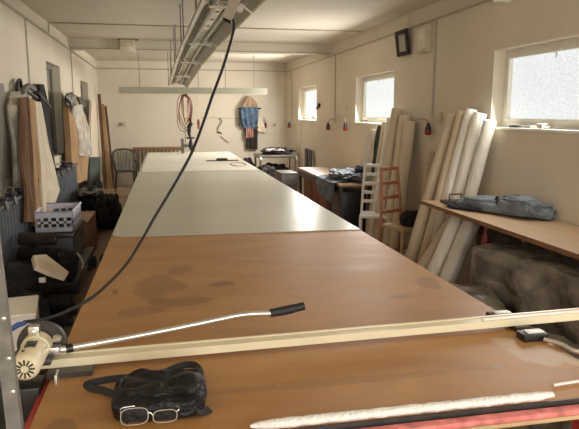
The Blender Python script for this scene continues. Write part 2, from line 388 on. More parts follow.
# ------------------------------------------------------------------ the cutting table
TX0, TX1, TY0, TY1, TZ = -.39, 1.39, 1.49, 13.3, .88
T = thing('cutting_table', 'long brown hardboard cutting table running down the middle of the workshop', 'table', ((TX0+TX1)/2, (TY0+TY1)/2, 0))
MB().box((TX0, TY0, TZ-.028), (TX1, TY1, TZ), .003).build('tabletop', 'board', T, smooth=False)
MB().box((TX0+.03, TY0+.03, .30), (TX1-.03, TY1-.05, .33)).build('shelf', 'wood_edge', T, smooth=False)
for yy in (1.6, 4.4, 7.2, 10.0, 13.1):
    for xx in (TX0+.06, TX1-.06):
        MB().box((xx-.03, yy-.03, 0), (xx+.03, yy+.03, TZ-.03)).build('leg', 'redp', T, smooth=False)
fr = MB().box((TX0-.022, TY0-.02, TZ-.10), (TX0-.001, 1.98, TZ-.014)).box((TX0+.002, 1.98, TZ-.10), (TX0+.022, TY1, TZ-.04)).box((TX1-.02, TY0-.02, TZ-.10), (TX1+.012, TY1, TZ-.035)).box((TX0, TY1-.03, TZ-.1), (TX1, TY1+.01, TZ-.035))
fr.build('frame', 'redp', T, smooth=False)
MB().box((TX0-.02, TY0-.046, TZ-.034), (TX1+.25, TY0-.014, TZ-.014), .003).build('front_rail', 'pinkp', T)
MB().box((TX0-.02, TY0-.014, TZ-.038), (TX1+.25, TY0, TZ-.030)).box((TX0, TY0-.006, TZ-.030), (TX1+.25, TY0, TZ-.001)).build('front_ledge', 'darksteel', T, smooth=False)
MB().box((TX0-.03, TY0-.054, TZ-.040), (TX1+.25, TY0-.046, TZ-.028), .002).build('front_edging', 'palewood', T)
# fluffy strip of wadding along the front edge
mb = MB(); pts = []; rs = []
for k in range(64):
    u = k/63; x = .20 + .92*u
    pts.append((x, TY0+.008+.002*noise.noise(Vector((k*.3,5,0))), TZ+.013)); rs.append((.0165+.004*noise.noise(Vector((k*.45, 0, 0))))*min(1,u*14+.3)*min(1,(1-u)*9+.6))
mb.tube(pts, rs, 12, flat=.75); tag(mb.build('wadding_strip', 'fluff'), 'fluffy white strip of wadding along the near edge of the cutting table', 'wadding')
# film sheet, then paper sheet further back
def sheet(name, m, x0, x1, y0, y1, z, t, corner, label, cat, skew=0):
    ol = []
    for k in range(7):
        a = PI + k/6*PI/2; ol.append((x0+corner+math.cos(a)*corner, y0+corner+math.sin(a)*corner))
    ol = [(x0, y1)] + ol + [(x1, y0+skew), (x1, y1)]
    return tag(MB().prism([(x, y, z) for x, y in ol], (0, 0, t)).build(name, m, smooth=False), label, cat)
sheet('plastic_sheet', 'sheet', -.385, 1.385, 4.22, 13.28, TZ+.001, .006, .10, 'glossy pale plastic sheet covering the far two thirds of the cutting table', 'sheet', -.08)
sheet('paper_sheet', 'paper', -.35, 1.375, 8.9, 13.25, TZ+.008, .005, .02, 'bright white paper sheet spread at the far end of the cutting table', 'paper')
ring = [(1.17+.12*math.cos(a), 9.85+.35*math.sin(a), TZ+.015) for a in [2*PI*k/28 for k in range(28)]]
tag(MB().tube(ring, .008, 6, closed=True).build('cord_loop', 'tan'), 'beige cord loop lying near the right edge of the white paper sheet', 'cord')
# long cutting rail across the table
RL = thing('cutting_rail', 'long cream metal rail laid across the brown cutting table', 'rail', (.5, 2.05, TZ))
def sk(x, y0): return (x, y0 + (x+.45)*.03)
def railbox(mb, x0, x1, ya, yb, z0, z1):
    p = [(x0, sk(x0, ya)[1], z0), (x1, sk(x1, ya)[1], z0), (x1, sk(x1, yb)[1], z0), (x0, sk(x0, yb)[1], z0)]
    return mb.prism(p, (0, 0, z1-z0))
railbox(MB(), -.9, 2.0, 1.99, 2.03, TZ+.018, TZ+.046).build('rail_body', 'cream_metal', RL, smooth=False)
railbox(MB(), -.9, 2.0, 2.034, 2.044, TZ+.018, TZ+.05).build('rail_back_lip', 'cream_metal', RL, smooth=False)
railbox(MB(), -.9, 2.0, 2.03, 2.034, TZ+.018, TZ+.036).build('rail_groove', 'cream_dark', RL, smooth=False)
railbox(MB(), 1.2, 2.0, 2.003, 2.016, TZ+.046, TZ+.051).build('rail_track_strip', 'whiteplastic', RL, smooth=False)
railbox(MB(), -.40, -.26, 1.94, 2.08, TZ+.0005, TZ+.018).build('rail_foot', 'darksteel', RL, smooth=False)
railbox(MB(), 1.33, 1.39, 1.97, 2.05, TZ+.0005, TZ+.018).build('rail_foot', 'darksteel', RL, smooth=False)
# the two stop blocks at the right end
def stop(x, y, label):
    r = thing('stop_block', label, 'stop block', (x, y, TZ))
    MB().box((x-.05, y-.03, TZ+.001), (x+.05, y+.03, TZ+.028), .004).build('block_base', 'black', r)
    MB().box((x-.03, y-.016, TZ+.028), (x+.042, y+.018, TZ+.034), .003).build('block_top', 'whiteplastic', r)
for x, y, l in ((1.345, 2.17, 'black stop block with white top behind the right end of the cream rail'), (1.345, 1.945, 'black stop block with white top in front of the cream rail')):
    stop(x, y, l)
tag(MB().tube(spline([(1.37, 1.905, TZ+.012), (1.40, 1.85, TZ+.012), (1.41, 1.79, TZ+.010), (1.45, 1.765, TZ+.012), (1.52, 1.765, TZ+.014)]), .009, 8).build('curved_tube', 'alu'), 'curved silvery tube at the right edge of the table below the stop block', 'tube')
tag(MB().tube([(1.17, 1.567, TZ+.006), (1.36, 1.585, TZ+.006)], .005, 8).build('thin_rod', 'whiteplastic'), 'short thin white rod lying at the near right corner of the table', 'rod')

# ------------------------------------------------------------------ the cutting machine at the left
mx, my, mz = -.437, 2.0, TZ+.034
MC = thing('cutting_machine', 'cream electric cutting machine with slotted motor end at the left end of the rail', 'machine', (mx, my, TZ))
MB().lathe((mx, 1.83, mz+.055), (0, 1, 0.0), [(.012, 0), (.030, 0), (.039, .008), (.042, .02), (.043, .15), (.047, .155), (.047, .20), (.040, .205)], 28).build('motor_housing', 'cream_metal', MC); MH = bpy.data.objects['motor_housing']
mb = MB()
for k in range(12):
    a = 2*PI*k/12; ca, sa = math.cos(a), math.sin(a)
    mb.tube([(mx+ca*.012, 1.8285, mz+.055+sa*.012), (mx+ca*.029, 1.8285, mz+.055+sa*.029)], .0026, 6)
mb.build('vent_slots', 'hole', MH)
MB().box((mx-.014, 1.90, mz+.094), (mx+.018, 1.95, mz+.100), .002).build('rating_plate', 'darksteel', MH)
MB().lathe((mx-.01, 1.87, mz+.0965), (0, 0, 1), [(.005, 0), (.005, .003)], 10).build('screw', 'darksteel', MH)
MB().lathe((mx+.01, 2.04, mz+.05), (0, 1, 0), [(.01, 0), (.075, 0), (.08, .004), (.08, .014), (.075, .018), (.01, .018)], 40).build('blade_guard', 'darksteel', MC)
MB().box((mx-.07, 1.93, TZ+.052), (mx+.055, 2.10, TZ+.075), .006).build('carriage', 'darksteel', MC)
MB().box((mx-.11, 1.86, TZ-.10), (mx+.03, 1.965, TZ+.012), .008).build('carriage_skirt', 'black', MC)
MB().box((mx+.068, 1.90, TZ-.09), (mx+.076, 1.95, TZ+.03), .002).build('side_plate', 'alu', MC)
MB().box((mx-.022, 2.0, mz+.097), (mx+.012, 2.035, mz+.127), .004).lathe((mx-.005, 1.998, mz+.112), (0, -1, 0), [(.009, 0), (.009, .01), (.004, .012)], 8).build('terminal_clamp', 'alu', MC)
MB().lathe((mx+.066, 1.99, mz+.078), (.3, -.5, 1), [(.008, 0), (.014, .006), (.014, .016), (.006, .02)], 12).build('wing_nut', 'alu', MC)
hp = [(-0.42,2.0,0.953), (-0.393,2.02,0.95), (-0.35,2.03,0.946)]
MB().tube(spline(hp), [.017]*8+[.013]*9, 14).box((mx+.04, 1.975, mz+.03), (mx+.075, 2.015, mz+.06), .006).build('handle_joint', 'alu', MC)
MB().tube([(-0.35,2.03,0.946), (-0.328,2.035,0.948)], .0155, 14).build('handle_collar', 'black', MC)
MB().tube(spline([(-0.331,2.035,0.948), (-0.176,2.06,0.956), (-0.005,2.085,0.969), (0.175,2.11,0.986), (0.269,2.12,0.994), (0.38,2.13,0.988)]), .0105, 14).build('handle_tube', 'alu', MC)
MB().tube(spline([(0.365,2.13,0.989), (0.423,2.135,0.994), (0.498,2.14,1.005)]), [.0155]*5+[.017]*7+[.0155]*5, 16).build('handle_grip', 'rubber', bpy.data.objects['handle_tube'])
# grey steel post in the near left corner
a, b = (-0.438,1.62,1.353), (-0.371,1.43,0.958)
PT = thing('steel_post', 'leaning grey steel bar with rivets in the near left corner', 'post', b)
ax = (Vector(a)-Vector(b)).normalized(); ux = ax.cross(Vector((0, 1, 0))).normalized()*-.017; uy = Vector((0, .012, 0))
top = Vector(a)+ax*.5; bot = Vector(b)-ax*((b[2])/ax.z)
MB().prism([bot-ux-uy, bot+ux-uy, bot+ux+uy, bot-ux+uy], top-bot).build('bar', 'steel', PT, smooth=False)
for t in (.12, .20, .30, .42):
    c = Vector(b)+ax*t+Vector((.008, -.0125, 0)); MB().lathe(c, (0, -1, 0), [(.006, 0), (.006, .003), (.003, .005)], 10).build('rivet', 'alu', PT)
# ------------------------------------------------------------------ bag and glasses
bx, by = -.038, 1.705
BG = thing('shoulder_bag', 'black leather shoulder bag lying on the table in front of the rail', 'bag', (bx, by, TZ))
def padded(cx, cy, hx, hy, z0, z1, n=22, rot=0.0, amp=.006):
    mb = MB(); R = Matrix.Rotation(rot, 3, 'Z'); rings = []
    prof = [(0, .0), (.9, .0), (1.0, .12), (1.03, .5), (1.0, .85), (.93, .97), (.7, 1.03), (0.3, 1.0)]
    for r, h in prof:
        ring = []
        for k in range(48):
            a = 2*PI*k/48; c_, s_ = math.cos(a), math.sin(a)
            q = 1/max(1e-6, (abs(c_)**5+abs(s_)**5))**.2
            p = Vector((c_*q*hx*r, s_*q*hy*r, 0)); z = z0+(z1-z0)*h*(1-.12*(p.y/hy+1)*.5)
            z += amp*noise.noise(Vector((p.x*22, p.y*22, h*2)))*(1 if h > .3 else 0)
            p = R @ p; ring.append(mb.bm.verts.new((cx+p.x, cy+p.y, z)))
        rings.append(ring)
    for i in range(1, len(rings)-1):
        for k in range(48): mb.bm.faces.new((rings[i][k], rings[i][(k+1) % 48], rings[i+1][(k+1) % 48], rings[i+1][k]))
    for v in rings[0]: mb.bm.verts.remove(v)
    mb.bm.faces.new(rings[1][::-1]); mb.bm.faces.new(rings[-1]); return mb
padded(bx, by, .130, .112, TZ+.001, TZ+.062, rot=-.06, amp=.016).build('bag_body', 'leather', BG)
padded(bx+.002, by+.004, .112, .085, TZ+.055, TZ+.070, rot=-.06, amp=.016).build('front_flap', 'leather', BG)
MB().tube([(bx+.13*math.copysign(abs(math.cos(a))**.45, math.cos(a)), by+.11*math.copysign(abs(math.sin(a))**.45, math.sin(a)), TZ+.044+.002*math.sin(5*a)) for a in [2*PI*k/60 for k in range(60)]], .005, 8, closed=True).build('piping', 'darkblue', BG)
def ribbon(pts, w, t, up=(0, 0, 1)):
    mb = MB(); P_ = spline(pts, 6); n = len(P_); rows = []
    for i, p in enumerate(P_):
        tg = (P_[min(i+1, n-1)]-P_[max(i-1, 0)]).normalized(); s_ = tg.cross(Vector(up)).normalized(); nn = s_.cross(tg).normalized()
        rows.append([mb.bm.verts.new(p+s_*w*a+nn*t*b_) for a, b_ in ((-1, -1), (1, -1), (1, 1), (-1, 1))])
    for i in range(n-1):
        for k in range(4): mb.bm.faces.new((rows[i][k], rows[i][(k+1) % 4], rows[i+1][(k+1) % 4], rows[i+1][k]))
    mb.bm.faces.new(rows[0][::-1]); mb.bm.faces.new(rows[-1]); return mb
ribbon([(0.045,1.621,0.93), (0.074,1.689,0.935), (0.084,1.802,0.925), (0.068,1.872,0.92), (0.023,1.884,0.915), (-0.04,1.842,0.912), (-0.086,1.826,0.91), (-0.165,1.864,0.9), (-0.256,1.857,0.895), (-0.256,1.833,0.893), (-0.205,1.791,0.895), (-0.161,1.728,0.905)], .011, .0016, up=(.1, -.75, .55)).build('shoulder_strap', 'webbing', BG)
ribbon([(0.06,1.586,0.91), (0.08,1.603,0.893), (0.101,1.624,0.889)], .012, .002, up=(0, -.5, .8)).build('strap_tab', 'webbing', BG)
MB().tube([(-0.132,1.595,0.884), (-0.112,1.644,0.886)], .0025, 6).build('zip_cord', 'black', BG)
GL = thing('eyeglasses', 'thin silver wire-framed glasses leaning against the front of the black bag', 'glasses', (-.06, 1.59, TZ))
gy = 1.598
def lens_ring(c, rx, rz, tilt):
    out = []
    for k in range(32):
        a = 2*PI*k/32; ca, sa = math.cos(a), math.sin(a); q = 1/((abs(ca)**3.2+abs(sa)**3.2)**(1/3.2))
        out.append((c[0]+ca*q*rx, c[1]+sa*q*rz*.62, c[2]+sa*q*rz*.80+tilt*ca*q*rx))
    return out
c1, c2 = (-0.106,1.562,0.921), (-0.025,1.565,0.912)
for c in (c1, c2):
    MB().tube(lens_ring(c, .036 if c is c1 else .032, .0215 if c is c1 else .016, .0), .0014, 6, closed=True).build('lens_rim', 'alu', GL)
gm = mat('spectacle_lens', (0.1, 0.1, 0.1), 0.1, alpha=0.06, spec=0.2); M['lens'] = gm
for c in (c1, c2):
    mb = MB(); mb.prism(lens_ring(c, .0352 if c is c1 else .0312, .0207 if c is c1 else .0152, .0), (0, .0008, -.0006)); mb.build('lens', 'lens', GL)
C1, C2 = Vector(c1), Vector(c2)
MB().tube(spline([C1+Vector((.036, .002, .004)), (C1+C2)/2+Vector((0, .004, .009)), C2+Vector((-.032, .002, .004))]), .0014, 6).build('bridge', 'alu', GL)
MB().tube(spline([C1+Vector((-.036, .004, .006)), C1+Vector((-.035, .03, .012)), C1+Vector((-.0, .033, .014))]), .0013, 6).build('temple', 'alu', GL)
MB().tube(spline([C2+Vector((.032, .004, .008)), C2+Vector((.038, .012, .012)), C2+Vector((.028, .03, .016))]), .0013, 6).build('temple', 'alu', GL)

# ------------------------------------------------------------------ overhead lighting row
def luminaire(y0, y1, label):
    r = thing('trough_light', label, 'ceiling light', (.42, (y0+y1)/2, 2.45), 'row of trough lights above the cutting table')
    def W(x, y, z): return Vector((x + (8-y)*.020, y, z - max(0, y-8)*.045))     # the row runs slightly askew and sags at its far end
    g = .04; Y0, Y1 = y0+g, y1-g
    def bar(mb, xa, za, xb, zb, th=.004, ya=Y0, yb=Y1):
        d = Vector((xb-xa, 0, zb-za)).normalized(); nn = Vector((-d.z, 0, d.x))*th
        mb.prism([W(xa, ya, za)-nn, W(xb, ya, zb)-nn, W(xb, ya, zb)+nn, W(xa, ya, za)+nn], W(0, yb, 0)-W(0, ya, 0)); return mb
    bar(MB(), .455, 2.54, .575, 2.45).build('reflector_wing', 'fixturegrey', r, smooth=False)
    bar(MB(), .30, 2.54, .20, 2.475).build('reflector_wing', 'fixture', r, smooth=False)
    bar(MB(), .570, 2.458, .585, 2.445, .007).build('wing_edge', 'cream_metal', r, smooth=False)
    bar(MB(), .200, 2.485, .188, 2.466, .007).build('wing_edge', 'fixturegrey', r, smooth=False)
    bar(MB(), .30, 2.548, .455, 2.548, .022).build('housing', 'fixturegrey', r, smooth=False)
    m_ = y0+(y1-y0)*.62
    bar(MB(), .345, 2.520, .405, 2.520, .006, Y0+.12, m_).build('spine_plate', 'tube', r, smooth=False); SP = r_last()
    for t in (.2, .5, .8):
        y = Y0+.12+(m_-Y0-.12)*t; MB().lathe(W(.375, y, 2.513), (0, 0, -1), [(.017, 0), (.017, .002)], 10).build('plate_hole', 'hole', SP)
    for x in (.268, .318, .432, .478):
        MB().tube([W(x, Y0+.04, 2.497), W(x, Y1-.04, 2.497)], .011 if x in (.318, .432) else .007, 8).build('lamp_tube' if x in (.318, .432) else 'trim_bar', 'tube' if x in (.318, .432) else 'darksteel', r)
    bar(MB(), .27, 2.478, .46, 2.478, .006, y0-.02, y0+.02).build('joint_bracket', 'fixture', r, smooth=False)
    bar(MB(), .44, 2.50, .515, 2.47, .022, y0-.05, y0+.06).build('end_cap', 'tube', r, smooth=False)
    for t in (.12, .88):
        a = W(.20, y0+(y1-y0)*t, 2.485); MB().tube([a, (a.x, a.y, 2.935 if not 10.7 < a.y < 11.2 else 2.78)], .007, 8).build('hanging_rod', 'steel', r)
    return r
for y0, y1, l in ((2.4, 4.5, 'trough light at the near end of the row, cut by the top of the photo'), (4.5, 6.9, 'largest fully seen trough light, above the black cable'), (6.9, 8.9, 'trough light third along the row hanging above the table'),
                  (8.9, 10.8, 'trough light under the ceiling beam in the hanging row'), (10.8, 12.7, 'farthest trough light of the row, touching the crosswise batten')):
    luminaire(y0, y1, l)
pb = thing('power_box', 'pale metal power box under the near trough light with the black cable coming out', 'power box', (0.42,3.9,2.411))
e1, e2 = Vector((0.429,4.0,2.355)), Vector((0.442,3.3,2.446)); sd = Vector((.03, 0, -.012)); uu = Vector((.012, 0, .03))
MB().prism([e1-sd-uu, e1+sd-uu, e1+sd+uu, e1-sd+uu], e2-e1).build('box_body', 'trimw', pb, smooth=False)
MB().prism([e1-sd*.9-uu*.9, e1+sd*.9-uu*.9, e1+sd*.9+uu*.9, e1-sd*.9+uu*.9], Vector((0, .03, -.02))).build('cable_gland', 'black', pb, smooth=False)
MB().tube([e2+uu*.5+Vector((0, .05, 0)), e2+Vector((0, .05, 0.0))+Vector((0, 0, 2.935-e2.z))], .006, 8).build('hanging_rod', 'steel', pb)
cpx = [(0.416,4.0,2.349), (0.452,3.98,2.316), (0.445,3.9,2.244), (0.404,3.8,2.124), (0.35,3.7,1.984), (0.275,3.55,1.821), (0.217,3.42,1.686), (0.145,3.26,1.535), (0.075,3.12,1.426), (0.016,3.0,1.345), (-0.054,2.88,1.252), (-0.113,2.76,1.168), (-0.176,2.64,1.088), (-0.244,2.52,1.036), (-0.312,2.4,1.004), (-0.388,2.28,0.995), (-0.444,2.2,1.0), (-0.504,2.15,1.01)]
tag(MB().tube(spline(cpx), [.0085]*40+[.0085-.0022*min(1, k/50) for k in range(len(spline(cpx))-40)], 10).build('power_cable', 'rubber'), 'long black power cable hanging from the trough lights down to the cutting machine', 'cable')
# crosswise battens at the far end
def batten(x0, x1, label):
    y = 12.85; r = thing('batten_light', label, 'batten light', ((x0+x1)/2, y, 2.2), 'crosswise battens at the far end')
    MB().prism([(x0, y-.075, 2.125), (x0, y+.075, 2.125), (x0, y+.05, 2.25), (x0, y-.05, 2.25)], (x1-x0, 0, 0)).build('batten_body', 'battengrey', r, smooth=False)
    MB().box((x0, y-.05, 2.118), (x1, y+.05, 2.125)).build('diffuser', 'fixture', r, smooth=False)
    for f_ in (.22, .85) if x0 < 0 else (.2, .75):
        x = x0+(x1-x0)*f_; MB().tube([(x, y, 2.25), (x, y, 2.935)], .006, 8).build('hanging_rod', 'steel', r)
batten(-.88, 1.0, 'left grey-green batten light hung crosswise behind the trough lights')
batten(1.06, 2.16, 'right grey-green batten light hung crosswise near the far wall')
el = thing('emergency_light', 'small boxy emergency light fixed to the left part of the ceiling beam', 'emergency light', (-.45, 10.7, 2.78))
e_ = (-0.554,10.72,2.821)
MB().box((e_[0]-.12, 10.60, e_[2]-.10), (e_[0]+.12, 10.779, e_[2]+.11), .01).build('housing', 'fixture', el)
MB().box((e_[0]-.10, 10.59, e_[2]-.01), (e_[0]+.10, 10.60, e_[2]+.08), .002).build('diffuser', 'ivory', el)
MB().box((e_[0]-.15, 10.60, e_[2]+.115), (e_[0]+.17, 10.779, e_[2]+.125)).build('cover_lip', 'hole', el)

# ------------------------------------------------------------------ things above the far end of the table
CY = 12.80
CB = thing('hanging_cable_coil', 'loops of red-brown cable hanging from the batten over the far end of the table', 'cable coil', (.45, CY, 2.1))
mb = MB()
for k in range(7):
    w_, h_ = .05+.018*k, .25+.022*k; cx_, dy = .44+.012*(k % 3)-.01*k*.5, -.03+.012*k
    mb.tube([(cx_+w_*math.sin(a)+.015*math.sin(3*a+k), CY+dy, 2.108-h_+h_*math.cos(a)) for a in [2*PI*j/28 for j in range(28)]], .008, 6, closed=True)
mb.build('cable_loops', 'redcable', CB)
MB().tube([(.46, CY, 2.05), (.46, CY, 2.118)], .02, 8).build('tie', 'brownblack', CB)
MB().tube(spline([(.53, CY, 1.62), (.54, CY, 1.52), (.50, CY, 1.44)]), [.02]*8+[.045]*9, 10).build('cable_end', 'brownblack', CB)
TL = thing('hanging_cutter', 'black hand tool hanging by its cord above the far end of the table', 'tool', (.5, CY, .98))
MB().tube([(.50, CY-.03, 1.45), (.50, CY-.03, 1.30), (.52, CY-.03, 1.22)], [.045, .035, .02], 10).build('cord_bundle', 'brownblack', TL)
MB().box((.44, CY-.05, 1.20), (.60, CY-.01, 1.235), .008).build('crossbar', 'black', TL)
MB().tube([(.53, CY-.03, 1.20), (.53, CY-.03, 1.10), (.54, CY-.03, .97)], [.02, .05, .042], 12).build('tool_body', 'black', TL)
MB().lathe((.56, CY-.05, .965), (0, -1, 0), [(.045, 0), (.045, .03)], 14).build('wheel', 'black', TL)
MB().tube([(.42, CY-.03, 1.45), (.42, CY-.03, 1.0)], .008, 6).build('side_rod', 'steel', TL)
PC = thing('hanging_plug', 'red and black plug hanging on a thin pale cord right of the cable coil', 'plug', (.70, CY, 1.4))
MB().tube([(.70, CY, 2.118), (.70, CY, 1.60)], .006, 6).build('cord', 'creamcloth', PC)
MB().tube([(.70, CY, 1.60), (.70, CY, 1.52), (.70, CY, 1.50), (.70, CY, 1.40)], [.022, .035, .028, .022], 10).build('plug_body', 'redcable', PC)
UR = thing('table_end_bracket', 'grey upright bracket fixed at the far end of the table', 'bracket', (.36, 12.9, TZ))
MB().box((.33, 12.86, TZ+.014), (.39, 12.94, 1.20), .006).build('upright', 'steel', UR)
MB().box((.33, 12.84, 1.02), (.50, 12.90, 1.08), .006).build('arm', 'steel', UR)
RU = thing('black_ruler', 'black ruler with a handle lying across the white paper sheet', 'ruler', (.98, 10.7, TZ))
MB().box((.70, 10.62, TZ+.0135), (1.27, 10.72, TZ+.026), .003).build('blade', 'black', RU)
MB().box((.88, 10.64, TZ+.026), (1.08, 10.70, TZ+.06), .012).build('grip', 'black', RU)
WC = thing('curly_cord', 'curly dark cord hanging on the far wall above the black ruler', 'cord', (1.30, YF-.03, 1.3))
mb = MB(); pts = []
for k in range(60):
    a = k/60*4*PI; pts.append((1.33+.05*math.sin(a)+.0*k, YF-.035+.012*math.cos(a*1.5), 1.52-.006*k+.08*math.cos(a*.5)))
mb.tube(pts, .009, 6); mb.build('cord', 'brownblack', WC)
MB().tube(spline([(1.35, YF-.03, 1.18), (1.45, YF-.03, 1.08), (1.56, YF-.03, 1.0)]), .007, 6).build('cord_tail', 'redcable', WC)

# ------------------------------------------------------------------ far wall clothes and small fittings
def sil(mb, pts, y, t): return mb.prism([(x, y, z) for x, z in pts], (0, t, 0))
GC = thing('denim_jacket', 'blue denim jacket hanging on the far wall right of the table', 'jacket', (2.08, 14.9, 1.4))
MB().cloth([((1.88, 14.86, 1.90), (2.22, 14.86, 1.90)), ((1.84, 14.84, 1.78), (2.28, 14.84, 1.78)), ((1.86, 14.84, 1.55), (2.26, 14.84, 1.50)), ((1.92, 14.86, 1.36), (2.22, 14.86, 1.34))], amp=.03, waves=3, thick=.03, seed=2, normal=(0, -1, 0)).build('jacket_body', 'denim', GC)
MB().tube([(1.78, 14.86, 1.83), (2.34, 14.86, 1.84)], .022, 8).build('hanger', 'black', GC)
MB().cloth([((1.80, 14.88, 1.78), (1.90, 14.86, 1.78)), ((1.80, 14.88, 1.42), (1.92, 14.86, 1.40))], nx=8, amp=.015, waves=1, thick=.02, normal=(0, -1, 0)).build('sleeve', 'greencloth', GC)
tag(MB().cloth([((2.02, 14.86, 2.13), (2.10, 14.86, 2.13)), ((1.90, 14.82, 1.95), (2.24, 14.82, 1.95)), ((1.86, 14.82, 1.87), (2.26, 14.82, 1.87))], nx=16, amp=.02, waves=3, thick=.03, normal=(0, -1, 0)).build('beige_hood', 'beige'), 'beige hood hanging above the denim jacket on the far wall', 'hood')
tag(MB().cloth([((1.92, 14.9, 1.40), (2.28, 14.9, 1.40)), ((1.97, 14.9, 1.1), (2.26, 14.9, 1.1)), ((1.98, 14.9, .85), (2.26, 14.9, .83))], amp=.015, waves=3, thick=.02, seed=5, normal=(0, -1, 0)).build('dark_trousers', 'brownblack'), 'dark brown trousers hanging below the denim jacket', 'trousers')
tag(MB().cloth([((1.97, 14.84, 1.40), (2.14, 14.84, 1.40)), ((1.96, 14.84, 1.12), (2.16, 14.84, 1.14))], nx=14, amp=.02, waves=4, thick=.012, seed=1, normal=(0, -1, 0)).build('checked_scarf', 'pink'), 'pinkish scarf hanging over the dark trousers on the far wall', 'scarf')
tag(MB().cloth([((2.28, 14.93, 1.62), (2.34, 14.93, 1.62)), ((2.26, 14.92, 1.42), (2.46, 14.92, 1.38)), ((2.26, 14.92, 1.28), (2.50, 14.92, 1.24))], nx=14, amp=.015, waves=2, thick=.02, normal=(0, -1, 0)).build('pale_cloth_bag', 'creamcloth'), 'pale cloth bag hanging right of the denim jacket on the far wall', 'bag')
def small_box(name, label, cat, a, b, m='ivory', group=None):
    r = thing(name, label, cat, [(a[i]+b[i])/2 for i in range(3)], group)
    MB().box(a, b, .004).build('cover', m, r)
    return r
r = small_box('light_switch', 'pair of small light switches on the far wall above the dark chair', 'switch', (-1.06, YF-.02, 1.42), (-.90, YF-.001, 1.51))
MB().box((-1.05, YF-.026, 1.435), (-.99, YF-.02, 1.495), .003).build('rocker', 'greyboard', r); MB().box((-.97, YF-.026, 1.435), (-.91, YF-.02, 1.495), .003).build('rocker', 'ivory', r)
r = small_box('wall_socket', 'small ivory wall socket on the far wall near the right corner', 'socket', (2.66, YF-.03, 1.40), (2.74, YF-.001, 1.48))
MB().lathe((2.70, YF-.03, 1.44), (0, -1, 0), [(.022, 0), (.022, .002)], 12).build('socket_face', 'greyboard', r)

# drop plugs of the right wall: cable bow and red-black plug
def drop_plug(x, y, z, pts, label, both=True):
    r = thing('drop_plug', label, 'plug', (x, y, z), 'red and black plugs hanging on the walls'); f = .72
    MB().tube(spline(pts), .010, 8).build('cable_bow', 'conduit', r)
    MB().tube([(x, y, z+.10), (x, y, z+.04), (x, y, z+.02)], [.012, .034, .036], 12).build('plug_top', 'black', r); PTp = r_last()
    MB().lathe((x, y, z+.02), (0, 0, -1), [(.036, 0), (.040, .03), (.032, .055), (.014, .06)], 14).build('plug_cup', 'red', PTp)
drop_plug(2.95, 6.46, 1.52, [(2.98, 7.5, 1.60), (2.96, 7.35, 1.63), (2.96, 7.1, 1.57), (2.95, 6.75, 1.66), (2.95, 6.52, 1.65), (2.95, 6.46, 1.61)], 'nearest red and black plug on the right wall, left of the white rolls')
drop_plug(2.92, 9.60, 1.48, [(2.98, 10.45, 1.60), (2.94, 10.3, 1.66), (2.92, 9.8, 1.68), (2.92, 9.62, 1.62), (2.92, 9.60, 1.57)], 'red and black plug hanging just left of the middle window')
drop_plug(2.94, 10.75, 1.46, [(2.98, 10.5, 1.62), (2.96, 10.68, 1.62), (2.94, 10.75, 1.55)], 'dark plug on the right wall beside the cable drop between two windows')
drop_plug(2.93, 14.25, 1.42, [(2.98, 14.25, 1.70), (2.95, 14.25, 1.6), (2.93, 14.25, 1.5)], 'red and black plug in the far right corner of the room')
drop_plug(2.47, 14.93, 1.40, [(2.44, 14.96, 1.62), (2.46, 14.94, 1.56), (2.47, 14.93, 1.48)], 'red and black plug on the far wall beside the pale cloth bag')
r = small_box('wall_socket', 'small socket on the right wall next to the nearest hanging plug', 'socket', (XR-.035, 6.20, 1.65), (XR-.001, 6.34, 1.74))
MB().box((XR-.04, 6.36, 1.66), (XR-.002, 6.40, 1.72), .003).build('side_switch', 'ivory', r)
small_box('junction_box', 'tiny junction box low on the right wall between windows', 'junction box', (XR-.02, 9.72, 1.79), (XR-.001, 9.79, 1.85))
r = small_box('fuse_box', 'ivory fuse box high on the right wall beside the cable drop', 'fuse box', (XR-.05, 6.56, 2.42), (XR-.001, 6.88, 2.72))
MB().box((XR-.055, 6.60, 2.46), (XR-.05, 6.84, 2.69), .002).build('cover_plate', 'fixture', r)
# framed picture, top leaning away from the wall
PF = thing('picture_frame', 'small dark framed picture hanging high on the right wall', 'picture', (XR-.05, 7.3, 2.45))
R = Matrix.Rotation(math.radians(-8), 3, 'Y'); pv = (XR-.02, 7.3, 2.44)
mb = MB(); x0, x1 = XR-.05, XR-.02
for q in (((x0, 7.12, 2.44), (x1, 7.17, 2.75)), ((x0, 7.43, 2.44), (x1, 7.48, 2.75)), ((x0, 7.17, 2.70), (x1, 7.43, 2.75)), ((x0, 7.17, 2.44), (x1, 7.43, 2.49))): mb.box(*q, rot=R, piv=pv)
mb.build('frame', 'brownblack', PF, smooth=False); FRm = r_last()
MB().box((XR-.035, 7.17, 2.49), (XR-.028, 7.43, 2.70), rot=R, piv=pv).build('picture', 'clockface', FRm, smooth=False)

